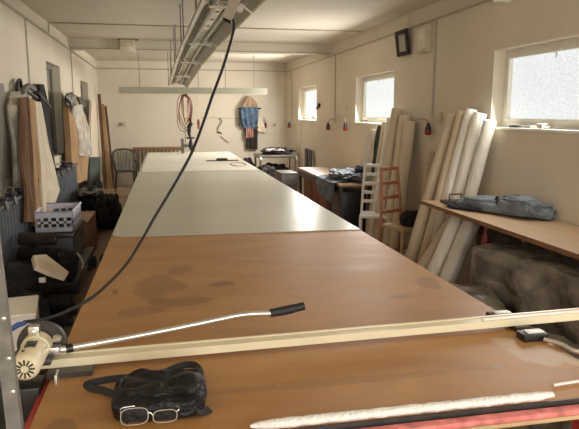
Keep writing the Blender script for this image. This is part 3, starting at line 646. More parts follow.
# ------------------------------------------------------------------ window sill clutter
for k, (x, y, z, l) in enumerate(((XR+.04, 4.85, 1.603, 'dark clamp lying on the sill of the big near window'), )):
    r = thing('sill_clamp', l, 'clamp', (x, y, z)); MB().box((x-.03, y-.05, z), (x+.03, y+.06, z+.025), .006).build('jaw', 'black', r)
    MB().tube([(x, y-.05, z+.012), (x, y-.22, z+.012)], .007, 8).build('bar', 'steel', r)
r = thing('sill_tool', 'small silvery tool lying on the sill of the big near window', 'tool', (XR+.04, 4.45, 1.603))
MB().tube([(XR+.04, 4.36, 1.615), (XR+.04, 4.62, 1.615)], .008, 8).build('shaft', 'alu', r); MB().box((XR+.01, 4.42, 1.603), (XR+.07, 4.50, 1.645), .008).build('head', 'alu', r)
r = thing('sill_strip', 'thin dark strip lying along the sill of the big near window', 'strip', (XR+.07, 4.0, 1.603))
MB().box((XR+.05, 3.65, 1.603), (XR+.065, 4.30, 1.612), .002).build('strip', 'steel', r)
r = thing('scissors', 'dark-handled scissors lying on the sill of the middle window', 'scissors', (XR+.04, 8.9, 1.587))
for dy in (-.05, .05): MB().tube([(XR+.04+.02*math.cos(a), 8.95+dy+.045*math.sin(a), 1.60+.014) for a in [2*PI*j/16 for j in range(16)]], .008, 6, closed=True).build('handle', 'black', r)
MB().box((XR+.035, 8.62, 1.589), (XR+.045, 8.9, 1.61)).build('blades', 'alu', r)
for y, h, l in ((12.15, .05, 'small dark bottle cap at the right on the far window sill'), (12.6, .07, 'small dark jar in the middle of the far window sill'), (13.0, .04, 'small low tin at the left on the far window sill')):
    r = thing('sill_jar', l, 'jar', (XR+.05, y, 1.587), 'small jars on the far window sill'); MB().lathe((XR+.05, y, 1.588), (0, 0, 1), [(.035, 0), (.035, h), (.022, h+.01), (.022, h+.03)], 12).build('jar_body', 'steel', r)
r = thing('paint_brush', 'long brush leaning up across the right side of the far window', 'brush', (XR-.03, 11.9, 1.7))
MB().tube([(XR-.02, 12.4, 1.60), (XR-.02, 11.72, 1.83)], .012, 8).build('handle', 'whiteplastic', r); MB().tube([(XR-.02, 11.74, 1.82), (XR-.02, 11.55, 1.89)], [.02, .035], 10).build('bristles', 'brownblack', r)

# ------------------------------------------------------------------ left wall: hanging garments
def hung(name, m, label, cat, rows, **kw):
    return tag(MB().cloth(rows, **kw).build(name, m), label, cat)
LXN = (1, 0, 0)
g = thing('garment_film', 'crumpled clear film cover hanging over the tan cloth nearest on the left wall', 'garment cover', (-1.42, 6.5, 1.4))
MB().cloth([((-1.43,6.367,1.931), (-1.43,7.314,2.007)), ((-1.4,6.076,1.794), (-1.4,6.656,1.801)), ((-1.4,6.13,1.478), (-1.4,6.545,1.46)), ((-1.4,6.12,0.944), (-1.4,6.425,0.821))], amp=.03, waves=3, thick=.012, seed=3).build('film_cover', 'film', g)
MB().tube(spline([(-1.43,6.52,1.897), (-1.44,6.604,2.018), (-1.45,6.796,2.067), (-1.42,6.72,1.983), (-1.4,6.892,1.949), (-1.38,7.235,1.895)]), .018, 8).build('hanger', 'black', g)
MB().tube(spline([(-1.4,6.612,1.94), (-1.38,6.814,2.008), (-1.38,7.107,1.988)]), .03, 8).build('hanger_shoulder', 'steel', g)
hung('tan_cloth', 'brown', 'dark brown strip of cloth hanging nearest on the left wall', 'cloth', [((-1.35,6.231,1.871), (-1.35,6.537,1.888)), ((-1.32,5.988,1.298), (-1.32,6.368,1.269)), ((-1.27,5.738,0.754), (-1.27,6.106,0.688))], nx=16, amp=.03, waves=2.5, thick=.012)
hung('tan_cloth', 'tan', 'light tan length of cloth hanging beside the dark brown strip on the left wall', 'cloth', [((-1.36,6.582,1.879), (-1.36,6.913,1.866)), ((-1.33,6.371,1.269), (-1.33,6.794,1.216)), ((-1.26,6.003,0.667), (-1.27,6.578,0.604))], nx=18, amp=.03, waves=2.5, thick=.012, seed=2)
hung('cream_sheet', 'creamcloth', 'cream sheet hanging from a hook and spreading right on the left wall', 'cloth', [((-1.4,7.113,1.86), (-1.4,7.437,1.854)), ((-1.38,7.041,1.329), (-1.38,7.675,1.292)), ((-1.27,6.448,0.978), (-1.27,7.455,0.832)), ((-1.24,6.27,0.637), (-1.24,6.658,0.675))], amp=.025, waves=4, thick=.012, seed=1)
g = thing('black_garment', 'narrow black garment on a hanger beside the first grey window', 'garment', (-1.42, 8, 1.4))
MB().cloth([((-1.44,7.664,2.066), (-1.44,7.907,2.077)), ((-1.42,7.536,1.833), (-1.42,8.032,1.84)), ((-1.4,7.64,1.413), (-1.4,7.96,1.399)), ((-1.38,7.838,1.011), (-1.38,8.043,0.992))], nx=10, amp=.012, waves=1, thick=.02).build('strap_body', 'blackcloth', g)
MB().tube([(-1.42,7.468,1.968), (-1.4,8.107,1.804)], .022, 8).build('hanger', 'black', g)
hung('black_skirt', 'blackcloth', 'black cloth hanging low beside the cream sheet on the left wall', 'cloth', [((-1.38,7.586,0.867), (-1.38,8.129,0.829)), ((-1.36,7.327,0.639), (-1.36,7.99,0.588))], nx=12, amp=.015, waves=2, thick=.03)
g = thing('brown_coat', 'brown coat in clear film hanging between the two grey windows', 'coat', (-1.38, 10.3, 1.3))
MB().cloth([((-1.42,9.669,1.952), (-1.42,10.647,2.008)), ((-1.36,9.229,1.63), (-1.36,11.043,1.679)), ((-1.36,9.257,1.227), (-1.36,11.224,1.152)), ((-1.36,9.239,0.701), (-1.36,10.572,0.615))], amp=.04, waves=3, thick=.04, seed=4).build('coat_body', 'tan', g)
MB().cloth([((-1.3,9.475,1.832), (-1.33,10.629,1.878)), ((-1.28,9.599,1.477), (-1.3,10.972,1.406)), ((-1.28,9.652,1.082), (-1.3,11.067,0.984))], amp=.05, waves=4, thick=.01, seed=6).build('film_cover', 'film', g)
MB().blob((-1.36,9.636,1.922), (.06, .35, .10), .3, seed=2, flatbottom=False).build('dark_collar', 'steel', g)
MB().cloth([((-1.38,10.34,1.984), (-1.38,10.822,1.996)), ((-1.36,10.588,1.812), (-1.36,11.398,1.853))], nx=8, amp=.01, waves=1, thick=.03).build('hanger', 'black', g)
hung('white_strip', 'creamcloth', 'white length of cloth hanging left of the leaning brown boards', 'cloth', [((-1.4,12.408,1.979), (-1.4,13.198,1.995)), ((-1.38,11.969,1.413), (-1.38,13.179,1.381)), ((-1.38,11.59,0.931), (-1.38,13.097,0.824))], nx=14, amp=.02, waves=2, thick=.02)
hung('green_bundle', 'greencloth', 'dark green cloth hanging below the white length of cloth', 'cloth', [((-1.34,11.112,0.964), (-1.34,12.81,0.844)), ((-1.3,10.534,0.449), (-1.3,12.203,0.24))], nx=14, amp=.03, waves=3, thick=.03)
def plank(label, a, b, w, t, m, grp=None, name='leaning_board', cat='board'):
    a, b = Vector(a), Vector(b); d = b-a; s_ = Vector((0, 1, 0))*w/2 if abs(d.y) < abs(d.z) else Vector((1, 0, 0))*w/2
    n_ = d.cross(s_).normalized()*t/2
    return tag(MB().prism([a-s_-n_, a+s_-n_, a+s_+n_, a-s_+n_], d).build(name, m, smooth=False), label, cat, grp)
def plankx(label, a, b, w, t, m):
    a, b = Vector(a), Vector(b); s_ = Vector((w/2, 0, 0)); n_ = Vector((0, t/2, 0))
    return tag(MB().prism([a-s_-n_, a+s_-n_, a+s_+n_, a-s_+n_], b-a).build('leaning_board', m, smooth=False), label, 'board')
plankx('tallest narrow brown board leaning in the far left corner', (-1.37, 14.3, 0), (-1.433,14.5,2.156), .07, .03, 'brown')
plankx('second tan board leaning in the far left corner', (-1.28, 14.3, 0), (-1.384,14.55,1.933), .09, .03, 'tan')
plankx('rightmost shorter brown board leaning in the far left corner', (-1.19, 14.35, 0), (-1.313,14.6,1.889), .05, .03, 'brown')
tag(MB().box((XL+.002, 5.4, 1.12), (XL+.04, 6.18, 2.0), .006).build('grey_wall_board', 'greyboard'), 'grey board fixed to the left wall at the edge of the photo', 'board')

# ribbed grey panel standing along the left wall, clamps on its top edge
RP = thing('ribbed_panel', 'long ribbed blue-grey panel standing along the left wall', 'panel', (-1.33, 6.3, 0))
mb = MB(); pts = []; n = 260
for k in range(n+1):
    y = 3.0+6.6*k/n; pts.append((-1.33+.014*(1 if (k//2) % 2 else -1), y))
F = [(mb.bm.verts.new((x, y, .02)), mb.bm.verts.new((x, y, .96)), mb.bm.verts.new((x-.02, y, .96)), mb.bm.verts.new((x-.02, y, .02))) for x, y in pts]
for i in range(n):
    for k in range(4): mb.bm.faces.new((F[i][k], F[i+1][k], F[i+1][(k+1) % 4], F[i][(k+1) % 4]))
mb.bm.faces.new(F[0]); mb.bm.faces.new(F[-1][::-1]); mb.build('panel_sheet', 'greypanel', RP, smooth=False)
MB().box((-1.37, 3.0, .96), (-1.30, 9.6, .985), .003).build('top_rail', 'greypanel', RP)
for i, (y, l) in enumerate(((5.25, 'nearest black clamp on the top edge of the ribbed panel'), (5.55, 'second black clamp from the photo edge on the ribbed panel'), (5.95, 'black clamp on the ribbed panel just left of the brown cloth'), (8.0, 'black clamp on the ribbed panel right of the cream sheet'), (8.45, 'second black clamp right of the cream sheet on the ribbed panel'), (8.9, 'farthest black clamp on the ribbed panel'))):
    r = thing('spring_clamp', l, 'clamp', (-1.335, y, .985), 'black clamps on the ribbed panel')
    MB().prism([(-1.38, y-.05, .95), (-1.38, y+.05, .95), (-1.36, y+.03, 1.04), (-1.36, y-.03, 1.04)], (.015, 0, 0)).prism([(-1.295, y-.05, .95), (-1.295, y+.05, .95), (-1.315, y+.03, 1.04), (-1.315, y-.03, 1.04)], (.015, 0, 0)).box((-1.38, y-.03, 1.02), (-1.28, y+.03, 1.045), .005).build('jaws', 'black', r)
    MB().tube([(-1.355, y-.02, 1.04), (-1.37, y-.02, 1.08), (-1.33, y, 1.10), (-1.31, y+.02, 1.08), (-1.32, y+.02, 1.04)], .006, 6).build('wire_handle', 'steel', r)

# things piled between the panel and the table
def roll(name, label, a, b, r, m, core='hole', cat='roll', group=None, wob=.06, seg=22):
    a, b = Vector(a), Vector(b); h = (b-a).length; root = thing(name, label, cat, a, group)
    n = 7; prof = [(r*.28, 0), (r*.95, 0), (r, .01*h)] + [(r*(1+.03*math.sin(k*2.1+a.y*3)), h*k/n) for k in range(1, n)] + [(r, h*.99), (r*.95, h), (r*.28, h)]
    MB().lathe(a, b-a, prof, seg, wob).build('roll_body', m, root); RBd = r_last()
    MB().lathe(b-(b-a).normalized()*.002, b-a, [(r*.27, 0), (r*.27, .003)], 12).build('roll_core', core, RBd)
    return root
SH = thing('low_bench', 'low dark bench under the piled things by the left wall', 'bench', (-1.0, 5.0, 0))
MB().box((-1.26, 3.0, .22), (-.82, 6.9, .25), .004).build('bench_top', 'darksteel', SH)
for y in (3.1, 5.0, 6.8):
    for x in (-1.22, -.86): MB().box((x-.02, y-.02, 0), (x+.02, y+.02, .22)).build('leg', 'darksteel', SH, smooth=False)
for i, (y, z, xe, l) in enumerate(((5.25, .31, -.86, 'lowest dark cloth roll by the ribbed panel'), (5.30, .43, -.88, 'second dark cloth roll up from the bench'), (5.35, .55, -.90, 'third dark cloth roll up from the bench'), (5.40, .67, -.93, 'topmost dark cloth roll by the ribbed panel'))):
    roll('cloth_roll', l, (-1.25, y, z), (xe-.02, y-.05, z-.01), .052, 'brownblack' if i % 2 else 'blackcloth', 'greyboard', 'cloth roll', 'dark cloth rolls beside the ribbed panel')
for i, (y, z, l) in enumerate(((4.62, .44, 'upper dark roll end poking out beside the black cloth heap'), (4.45, .33, 'dark roll end just under the upper one in the aisle'), (4.22, .33, 'nearest dark roll end poking into the aisle'), (4.32, .44, 'dark roll end resting on the two lower rolls'))):
    roll('cloth_roll', l, (-1.15, y, z-.02), (-.67, y-.06, z), .045, 'blackcloth', 'box_brown', 'cloth roll', 'dark roll ends poking into the aisle')
CR = thing('storage_crate', 'dark grey crate under the white basket', 'crate', (-1.0, 6.2, .25))
MB().box((-1.24, 5.95, .25), (-.90, 6.75, .56), .015).build('crate_body', 'greypanel', CR); MB().box((-1.255, 5.935, .55), (-.885, 6.765, .59), .008).build('crate_rim', 'darksteel', CR)
# basket with slots
BK = thing('plastic_basket', 'pale lilac slotted plastic basket on top of the dark crate', 'basket', (-1.0, 6.1, .59))
bx0, bx1, by0, by1, bz0, bz1 = -1.25, -.90, 6.02, 6.62, .592, .79
mb = MB(); t = .006
def wallslots(mb, p0, p1, nrm):
    p0, p1 = Vector(p0), Vector(p1); d = p1-p0; L_ = d.length; d.normalize(); up_ = Vector((0, 0, 1)); H_ = bz1-bz0; nn = Vector(nrm)*t
    def strip(u0, u1, v0, v1):
        q = [p0+d*u0+up_*v0, p0+d*u1+up_*v0, p0+d*u1+up_*v1, p0+d*u0+up_*v1]; mb.prism(q, nn)
    for v0, v1 in ((0, .05), (.085, .11), (.145, H_)): strip(0, L_, v0, v1)
    k = int(L_/.06)
    for i in range(k+1): strip(max(0, i*L_/k-.012), min(L_, i*L_/k+.012), .05, .145)
wallslots(mb, (bx0, by0, bz0), (bx1, by0, bz0), (0, 1, 0)); wallslots(mb, (bx0, by1, bz0), (bx1, by1, bz0), (0, -1, 0))
wallslots(mb, (bx0, by0, bz0), (bx0, by1, bz0), (1, 0, 0)); wallslots(mb, (bx1, by0, bz0), (bx1, by1, bz0), (-1, 0, 0))
mb.box((bx0, by0, bz0), (bx1, by1, bz0+t)); mb.build('basket_body', 'basket', BK, smooth=False)
mb = MB()
mb.tube([(bx0, by0, bz1), (bx1, by0, bz1), (bx1, by1, bz1), (bx0, by1, bz1)], .012, 8, closed=True); mb.build('basket_rim', 'basket', BK)
tag(MB().blob((-1.08, 6.3, .67), (.12, .2, .07), .3, seed=8).build('green_cloth', 'greencloth'), 'bundle of dark green cloth inside the lilac basket', 'cloth')
def heap(name, label, cat, c, size, m, seed, rot=0, amp=.35, fold=.05):
    return tag(MB().blob(c, size, amp, 2.2, seed, rot=rot, fold=fold, seg=56).build(name, m), label, cat)
heap('black_cloth_heap', 'upper heap of black cloth with a small white mark by the ribbed panel', 'cloth', (-1.05, 4.30, .50), (.20, .36, .16), 'blackcloth', 3, amp=.2, fold=.02)
heap('black_cloth_heap', 'nearest heap of black cloth hanging down beside the machine', 'cloth', (-.88, 3.75, .40), (.12, .40, .20), 'blackcloth', 7, amp=.2, fold=.02)
heap('black_cloth_heap', 'black cloth heap in front of the lilac basket', 'cloth', (-.94, 5.52, .36), (.12, .30, .14), 'blackcloth', 12, amp=.2, fold=.02)
heap('black_cloth_heap', 'black cloth heap low at the edge of the photo behind the steel bar', 'cloth', (-1.12, 3.45, .38), (.14, .36, .15), 'blackcloth', 15, amp=.2, fold=.02)
tag(MB().box((-0.812,3.92,0.668), tuple(Vector((-0.786,3.92,0.699))+Vector((.012, .02, 0))), .003).build('white_label', 'whiteplastic'), 'small white label on the black cloth heap', 'label')
cb = [(-0.963,4.45,0.704), (-0.886,4.5,0.695), (-0.703,4.3,0.605), (-0.709,4.2,0.597), (-0.8,4.15,0.651), (-0.885,4.15,0.697)]
tag(MB().prism(cb, (.01, .03, .02)).build('folded_paper', 'creamcloth', smooth=False), 'folded cream paper pattern lying across the black cloth heap', 'paper')
tag(MB().tube(spline([(-0.866,5.93,0.401), (-0.83,5.92,0.352), (-0.813,5.9,0.287), (-0.835,5.9,0.229)]), .010, 8).build('pale_strap', 'creamcloth'), 'short pale strap hanging from the dark crate toward the aisle', 'strap')
WB = thing('white_carton', 'white carton behind the cutting machine at the left edge', 'box', (-.86, 3.2, .55))
q = (-0.734,3.1,0.714)
MB().box((q[0]-.22, 3.0, q[2]-.14), (q[0]+.06, 3.3, q[2]+.03), .006, rot=Matrix.Rotation(.15, 3, 'Z')).build('carton_body', 'whiteplastic', WB)
MB().box((q[0]-.225, 2.99, q[2]+.03), (q[0]+.065, 3.31, q[2]+.05), .006, rot=Matrix.Rotation(.15, 3, 'Z')).build('carton_lid', 'trimw', WB)
MB().box((q[0]-.2, 3.02, .25), (q[0]+.05, 3.28, q[2]-.14), .006).build('carton_plinth', 'darksteel', WB)
for k, (x, y_, l) in enumerate(((24, 321, 'blue plug connector on the cable by the machine'), )):
    r = thing('blue_connector', l, 'connector', (-0.499,2.13,1.013)); c = (-0.499,2.13,1.013)
    MB().tube([(c[0]-.045, c[1], c[2]-.02), (c[0]-.02, c[1], c[2]-.005), (c[0]+.005, c[1], c[2])], [.009, .010, .007], 10).build('connector_body', 'blue', r)
    MB().tube([(c[0]-.05, c[1], c[2]-.08), (c[0]-.045, c[1], c[2]-.02)], .005, 8).build('connector_tail', 'blue', r)
# further along the aisle
BX = thing('cardboard_box', 'pinkish grey cardboard box in the left aisle beyond the basket', 'box', (-.95, 7.8, 0))
MB().box((-1.20, 7.3, .0), (-.92, 8.1, .46), .006).build('box_body', 'box_brown', BX); MB().box((-1.20, 7.3, .461), (-1.06, 8.1, .468)).box((-1.055, 7.3, .461), (-.92, 8.1, .468)).build('box_flap', 'palewood', BX, smooth=False)
heap('black_bag', 'black bag heaped on the floor at the far end of the left aisle', 'bag', (-.88, 9.6, .17), (.17, .42, .30), 'blackcloth', 21, amp=.25)
heap('black_cloth_heap', 'low black cloth heap against the wall beyond the cardboard box', 'cloth', (-1.06, 9.1, .34), (.17, .5, .34), 'blackcloth', 23)
heap('grey_cloth', 'grey cloth lying on the low black heap in the far left aisle', 'cloth', (-1.08, 8.95, .62), (.15, .3, .05), 'steel', 25)
for i, (x, y, l) in enumerate(((-.86, 6.98, 'left dark shoe on the floor in the aisle by the basket'), (-.74, 7.05, 'right dark shoe on the floor in the aisle by the basket'))):
    r = thing('shoe', l, 'shoe', (x, y, 0)); MB().blob((x, y, .055), (.045, .13, .06), .1, seed=i, seg=24).build('upper', 'brownblack', r); MB().box((x-.045, y-.13, 0), (x+.045, y+.13, .022), .01).build('sole', 'box_red', r)

# far left: plastic chair and wooden bench
def plastic_chair(c, ry, label):
    r = thing('plastic_chair', label, 'chair', c)
    R = Matrix.Rotation(ry, 3, 'Z'); C_ = Vector(c)
    def W(x, y, z): return C_ + R @ Vector((x, y, z))
    MB().prism([W(-.21, -.2, .42), W(.21, -.2, .42), W(.19, .2, .42), W(-.19, .2, .42)], (0, 0, .025)).build('seat', 'greenplastic', r, smooth=False)
    for sx in (-1, 1):
        MB().tube([W(.21*sx, -.2, .43), W(.25*sx, -.24, 0)], [.022, .016], 8).build('leg', 'greenplastic', r)
        MB().tube([W(.19*sx, .2, .43), W(.22*sx, .26, 0)], [.022, .016], 8).build('leg', 'greenplastic', r)
        MB().tube(spline([W(.22*sx, -.2, .43), W(.25*sx, -.18, .62), W(.25*sx, -.05, .66), W(.23*sx, .2, .64)]), .02, 8).build('armrest', 'greenplastic', r)
    MB().tube(spline([W(-.20, .2, .43), W(-.24, .25, .68), W(-.22, .28, .84), W(-.12, .30, .90), W(.12, .30, .90), W(.22, .28, .84), W(.24, .25, .68), W(.20, .2, .43)]), .022, 8).build('backrest_frame', 'greenplastic', r)
    for k in range(5):
        x = -.13+.065*k; MB().tube(spline([W(x*.9, .2, .43), W(x, .255, .65), W(x*1.05, .295, .89)]), .013, 6).build('backrest_slat', 'greenplastic', r)
plastic_chair((-.90, 14.05, 0), .15, 'dark green plastic garden chair in the far left corner')
WBn = thing('wooden_bench', 'brown wooden bench with dark slatted front against the far wall', 'bench', (-.1, 14.6, 0))
MB().box((-.74, 14.4, .86), (.44, 14.8, .93), .006).build('bench_top', 'wood_edge', WBn)
for x in (-.70, .40): MB().box((x-.03, 14.45, 0), (x+.03, 14.75, .86)).build('leg', 'wood_edge', WBn, smooth=False)
for k in range(11): MB().box((-.64+.09*k, 14.46, .15), (-.61+.09*k, 14.48, .86)).build('slat', 'darksteel', WBn, smooth=False)

# ------------------------------------------------------------------ right side: worktop and what is under it
WT = thing('worktop', 'brown laminate worktop running along the right wall under the big window', 'worktop', (2.7, 3.5, 0))
MB().box((2.385, 1.0, .875), (2.99, 5.33, .90), .002).build('top', 'worktop', WT, smooth=False)
MB().box((2.380, 1.0, .870), (2.385, 5.33, .903)).build('front_edge', 'wood_edge', WT, smooth=False)
for y in (1.2, 3.2, 5.2):
    MB().box((2.93, y-.03, 0), (2.985, y+.03, .875)).build('leg', 'wood_edge', WT, smooth=False)
def bulk(name, label, cat, a, b, m, seed, amp=.06, nx=40, ny=40):
    """box with soft crumpled faces"""
    mb = MB(); g = bmesh.ops.create_cube(mb.bm, size=1); bmesh.ops.subdivide_edges(mb.bm, edges=mb.bm.edges[:], cuts=26, use_grid_fill=True)
    for v in mb.bm.verts:
        q = v.co*2; n8 = (abs(q.x)**6+abs(q.y)**6+abs(q.z)**6)**(1/6); q = q/n8
        p = Vector([(a[i]+b[i])/2+q[i]*(b[i]-a[i])/2 for i in range(3)])
        w = noise.fractal(Vector((p.x*2.4, p.y*2.0, p.z*2.6))+Vector((seed, 0, 0)), .7, 2.1, 5)*amp + amp*.5*abs(noise.noise(Vector((p.x*5, p.y*4+p.z*4, seed))))
        p += Vector((q.x, q.y*.6, q.z*.4))*w; p.z = max(p.z, .003)
        v.co = p
    return tag(mb.build(name, m), label, cat)
bulk('batting_bag', 'huge crumpled clear bag of grey-brown batting under the worktop', 'bag', (2.36, 2.1, 0), (2.80, 4.33, .75), 'batting', 2.2, amp=.09)
bulk('batting_bag', 'lower crumpled bag of batting on the floor between the two tables', 'bag', (1.95, 2.3, 0), (2.24, 4.4, .44), 'batting', 7.7, amp=.10)
def vroll(label, base, top, r, m='foam', grp=None, name='foam_roll'):
    return roll(name, label, base, top, r, m, 'foam', 'roll', grp, wob=.10)
G1 = 'cream rolls leaning under the end of the worktop'
vroll('cream roll standing under the worktop, nearest the red bottle', (2.22, 4.62, .02), (2.60, 4.72, .80), .075, 'foamw', G1)
vroll('second cream roll from the red bottle under the worktop', (2.20, 4.84, .02), (2.58, 4.90, .81), .08, 'foamw', G1)
vroll('slanting cream roll under the corner of the worktop', (2.16, 5.08, .02), (2.66, 5.06, .80), .085, 'foam', G1)
RB = thing('red_bottle', 'red bottle-shaped tool hanging under the worktop between rolls and bag', 'tool', (2.44, 4.42, .5))
c = (2.46,4.247,0.713)
MB().tube([(c[0], c[1], c[2]-.09), (c[0], c[1], c[2]+.05), (c[0], c[1], c[2]+.08), (c[0], c[1], .86)], [.028, .03, .012, .008], 12).build('bottle_body', 'red', RB)
MB().blob((c[0]+.12, c[1]-.05, .74), (.08, .18, .12), .3, seed=4, flatbottom=False).build('dark_wrap', 'brownblack', RB)
# rolls leaning in the corner by the big window
G2 = 'pale rolls leaning on the right wall beside the big window'
for i, (b, t, r, m, l) in enumerate((((2.74, 5.42, .01), (2.915, 5.06, 1.66), .060, 'foamw', 'rightmost bright white roll leaning toward the big window'),
                     ((2.64, 5.50, .01), (2.90, 5.22, 1.73), .062, 'foamw', 'second pale roll from the big window in the leaning bunch'),
                     ((2.53, 5.50, .01), (2.895, 5.37, 1.765), .058, 'foamw', 'tallest white roll of the bunch beside the big window'),
                     ((2.46, 5.50, .01), (2.89, 5.53, 1.74), .060, 'foam', 'cream roll second from the left in the bunch beside the big window'),
                     ((2.40, 5.68, .01), (2.88, 5.72, 1.71), .066, 'foam', 'leftmost cream roll of the bunch beside the big window'),
                     ((2.84, 6.40, .01), (2.93, 6.32, 1.30), .045, 'foam', 'short brownish roll standing left of the tall bunch'),
                     ((2.66, 5.86, .01), (2.89, 5.96, 1.38), .045, 'foam', 'second short roll leaning left of the tall bunch'))):
    vroll(l, b, t, r, m, G2)
# on the worktop
PH = thing('hole_punch_press', 'flat black hand press with a handle at the far corner of the worktop', 'press', (2.62, 5.12, .903))
MB().box((2.52, 5.02, .903), (2.80, 5.20, .925), .006).build('press_plate', 'black', PH)
MB().tube([(2.57, 5.11, .925), (2.57, 5.11, .985), (2.69, 5.11, .985), (2.69, 5.11, .925)], .008, 8).build('press_handle', 'darksteel', PH)
tag(MB().box((2.50, 4.82, .9035), (2.62, 4.92, .912), .003).build('flat_tool', 'black'), 'small flat black tool lying in front of the hand press', 'tool')
DJ = thing('jeans', 'blue-grey jeans folded in a heap on the worktop', 'jeans', (2.80, 4.55, .903))
MB().blob((2.76, 4.50, .955), (.13, .42, .075), .15, 2.0, 5.0, rot=.42, fold=.03, seg=56).build('jeans_legs', 'greyblue', DJ)
MB().blob((2.78, 4.32, .975), (.10, .20, .09), .15, 2.0, 9.0, rot=.3, fold=.03, seg=48).build('jeans_top', 'greyblue', DJ)
MB().blob((2.79, 4.40, 1.00), (.07, .14, .060), .3, 2.4, 2.0, rot=.7, flatbottom=False).build('dark_lining', 'darkblue', DJ)
tag(MB().blob((2.54, 4.74, .92), (.06, .20, .02), .3, 2.4, 6.0, rot=.4).build('dark_belt', 'darkblue'), 'dark crumpled belt end lying left of the jeans on the worktop', 'belt')

# white and brown chairs
def ladder_chair(c, ry, label, m, seat_m, w=.34, zs=.46, zt=1.08, slats=5, name='wooden_chair'):
    r = thing(name, label, 'chair', c); R = Matrix.Rotation(ry, 3, 'Z'); C_ = Vector(c)
    def W(x, y, z): return C_ + R @ Vector((x, y, z))
    h = w/2
    MB().prism([W(-h, -.19, zs-.02), W(h, -.19, zs-.02), W(h*.9, .19, zs-.02), W(-h*.9, .19, zs-.02)], (0, 0, .03)).build('seat', seat_m, r, smooth=False)
    for sx in (-1, 1):
        MB().tube([W(h*.92*sx, -.17, 0), W(h*.92*sx, -.17, zs-.02)], .018, 8).build('leg', seat_m, r)
        MB().tube(spline([W(h*.95*sx, .24, 0), W(h*.9*sx, .19, zs), W(h*.72*sx, .25, zt)]), [.018]*17, 8).build('back_post', m, r)
    for k in range(slats):
        z = zs+.14+(zt-zs-.16)*k/(slats-1); f = (z-zs)/(zt-zs); hw = h*(.9-.18*f); y = .19+.06*f
        MB().box((-hw, -.008, -.02), (hw, .008, .02), .004).build('tmp', m)
        o = bpy.data.objects['tmp']; o.name = 'back_slat'; o.data.name = 'back_slat'
        o.data.transform(Matrix.Translation(W(0, y, z)) @ R.to_4x4()); o.parent = r; o.matrix_parent_inverse = Matrix.Translation(r.location).inverted()
    MB().tube([W(-h*.92, -.17, .2), W(-h*.92, .22, .2)], .010, 6).tube([W(-h*.92, .02, .2), W(h*.92, .02, .2)], .010, 6).tube([W(h*.92, -.17, .2), W(h*.92, .22, .2)], .010, 6).build('stretcher', m, r)
    return r
ladder_chair((2.57, 7.15, 0), -.35, 'white slatted chair beyond the brown wooden chair', 'whiteplastic', 'whiteplastic', w=.36, name='white_chair')
ladder_chair((2.60, 6.28, 0), .35, 'reddish brown wooden chair with a dark bag on its seat', 'redwood', 'palewood', w=.34, zt=1.12, zs=.47, slats=4)
heap('dark_bag', 'black bag lying on the seat of the brown wooden chair', 'bag', (2.68, 6.22, .545), (.11, .11, .10), 'blackcloth', 31, amp=.25)

# second group of rolls under the middle window
G3 = 'cream rolls leaning on the right wall below the middle window'
for b, t, r, m, l in (((2.68, 6.72, .01), (2.90, 6.86, 1.63), .07, 'foam', 'rightmost roll of those below the middle window'),
                ((2.66, 6.92, .01), (2.90, 7.02, 1.70), .075, 'foam', 'second roll from the right below the middle window'),
                ((2.62, 7.16, .01), (2.89, 7.24, 1.78), .08, 'foam', 'tallest roll of those below the middle window'),
                ((2.64, 7.40, .01), (2.90, 7.46, 1.66), .07, 'foamw', 'roll left of the tallest one below the middle window'),
                ((2.66, 7.60, .01), (2.90, 7.68, 1.60), .055, 'foam', 'thin leftmost roll beside the dark hanging cloth')):
    vroll(l, b, t, r, m, G3)
hung('dark_apron', 'greencloth', 'dark green cloth hanging from the sill of the middle window', 'cloth', [((2.92, 7.98, 1.56), (2.92, 7.80, 1.56)), ((2.89, 8.02, 1.2), (2.89, 7.72, 1.2)), ((2.87, 8.05, .85), (2.87, 7.66, .85))], nx=18, amp=.03, waves=3, thick=.02, normal=(-1, 0, 0))
hung('pale_drape', 'creamcloth', 'pale cream cloth hanging from the sill left of the dark green cloth', 'cloth', [((2.93, 8.35, 1.50), (2.93, 8.05, 1.50)), ((2.90, 8.6, 1.1), (2.90, 8.05, 1.1)), ((2.88, 8.8, .6), (2.88, 8.0, .6))], nx=24, amp=.03, waves=4, thick=.01, normal=(-1, 0, 0))
# desk with boxes below and cloth on top
DK = thing('desk', 'brown desk with boxes under it against the right wall', 'desk', (2.6, 9.9, 0))
MB().box((2.30, 7.80, .74), (2.80, 10.45, .775), .004).build('desk_top', 'worktop', DK)
for x, y in ((2.34, 7.86), (2.76, 7.86), (2.34, 10.39), (2.76, 10.39)): MB().box((x-.025, y-.025, 0), (x+.025, y+.025, .74)).build('leg', 'darksteel', DK, smooth=False)
MB().box((2.31, 7.85, .64), (2.33, 10.4, .74)).build('apron', 'darksteel', DK, smooth=False)
def carton(label, a, b, m, lid=None):
    r = thing('storage_box', label, 'box', ((a[0]+b[0])/2, (a[1]+b[1])/2, a[2])); MB().box(a, b, .008).build('box_body', m, r)
    MB().box((a[0]-.008, a[1]-.008, b[2]), (b[0]+.008, b[1]+.008, b[2]+.03), .004).build('box_lid', lid or m, r); return r
carton('dark red box under the brown desk', (2.38, 9.16, 0), (2.74, 9.66, .60), 'box_red')
carton('brown cardboard box right of the dark red one under the desk', (2.36, 8.70, 0), (2.74, 9.10, .58), 'box_brown', 'box_red')
carton('brown box at the far end under the desk', (2.38, 9.74, 0), (2.74, 10.3, .60), 'box_brown')
carton('black box under the near end of the desk', (2.40, 7.95, 0), (2.74, 8.62, .62), 'black')
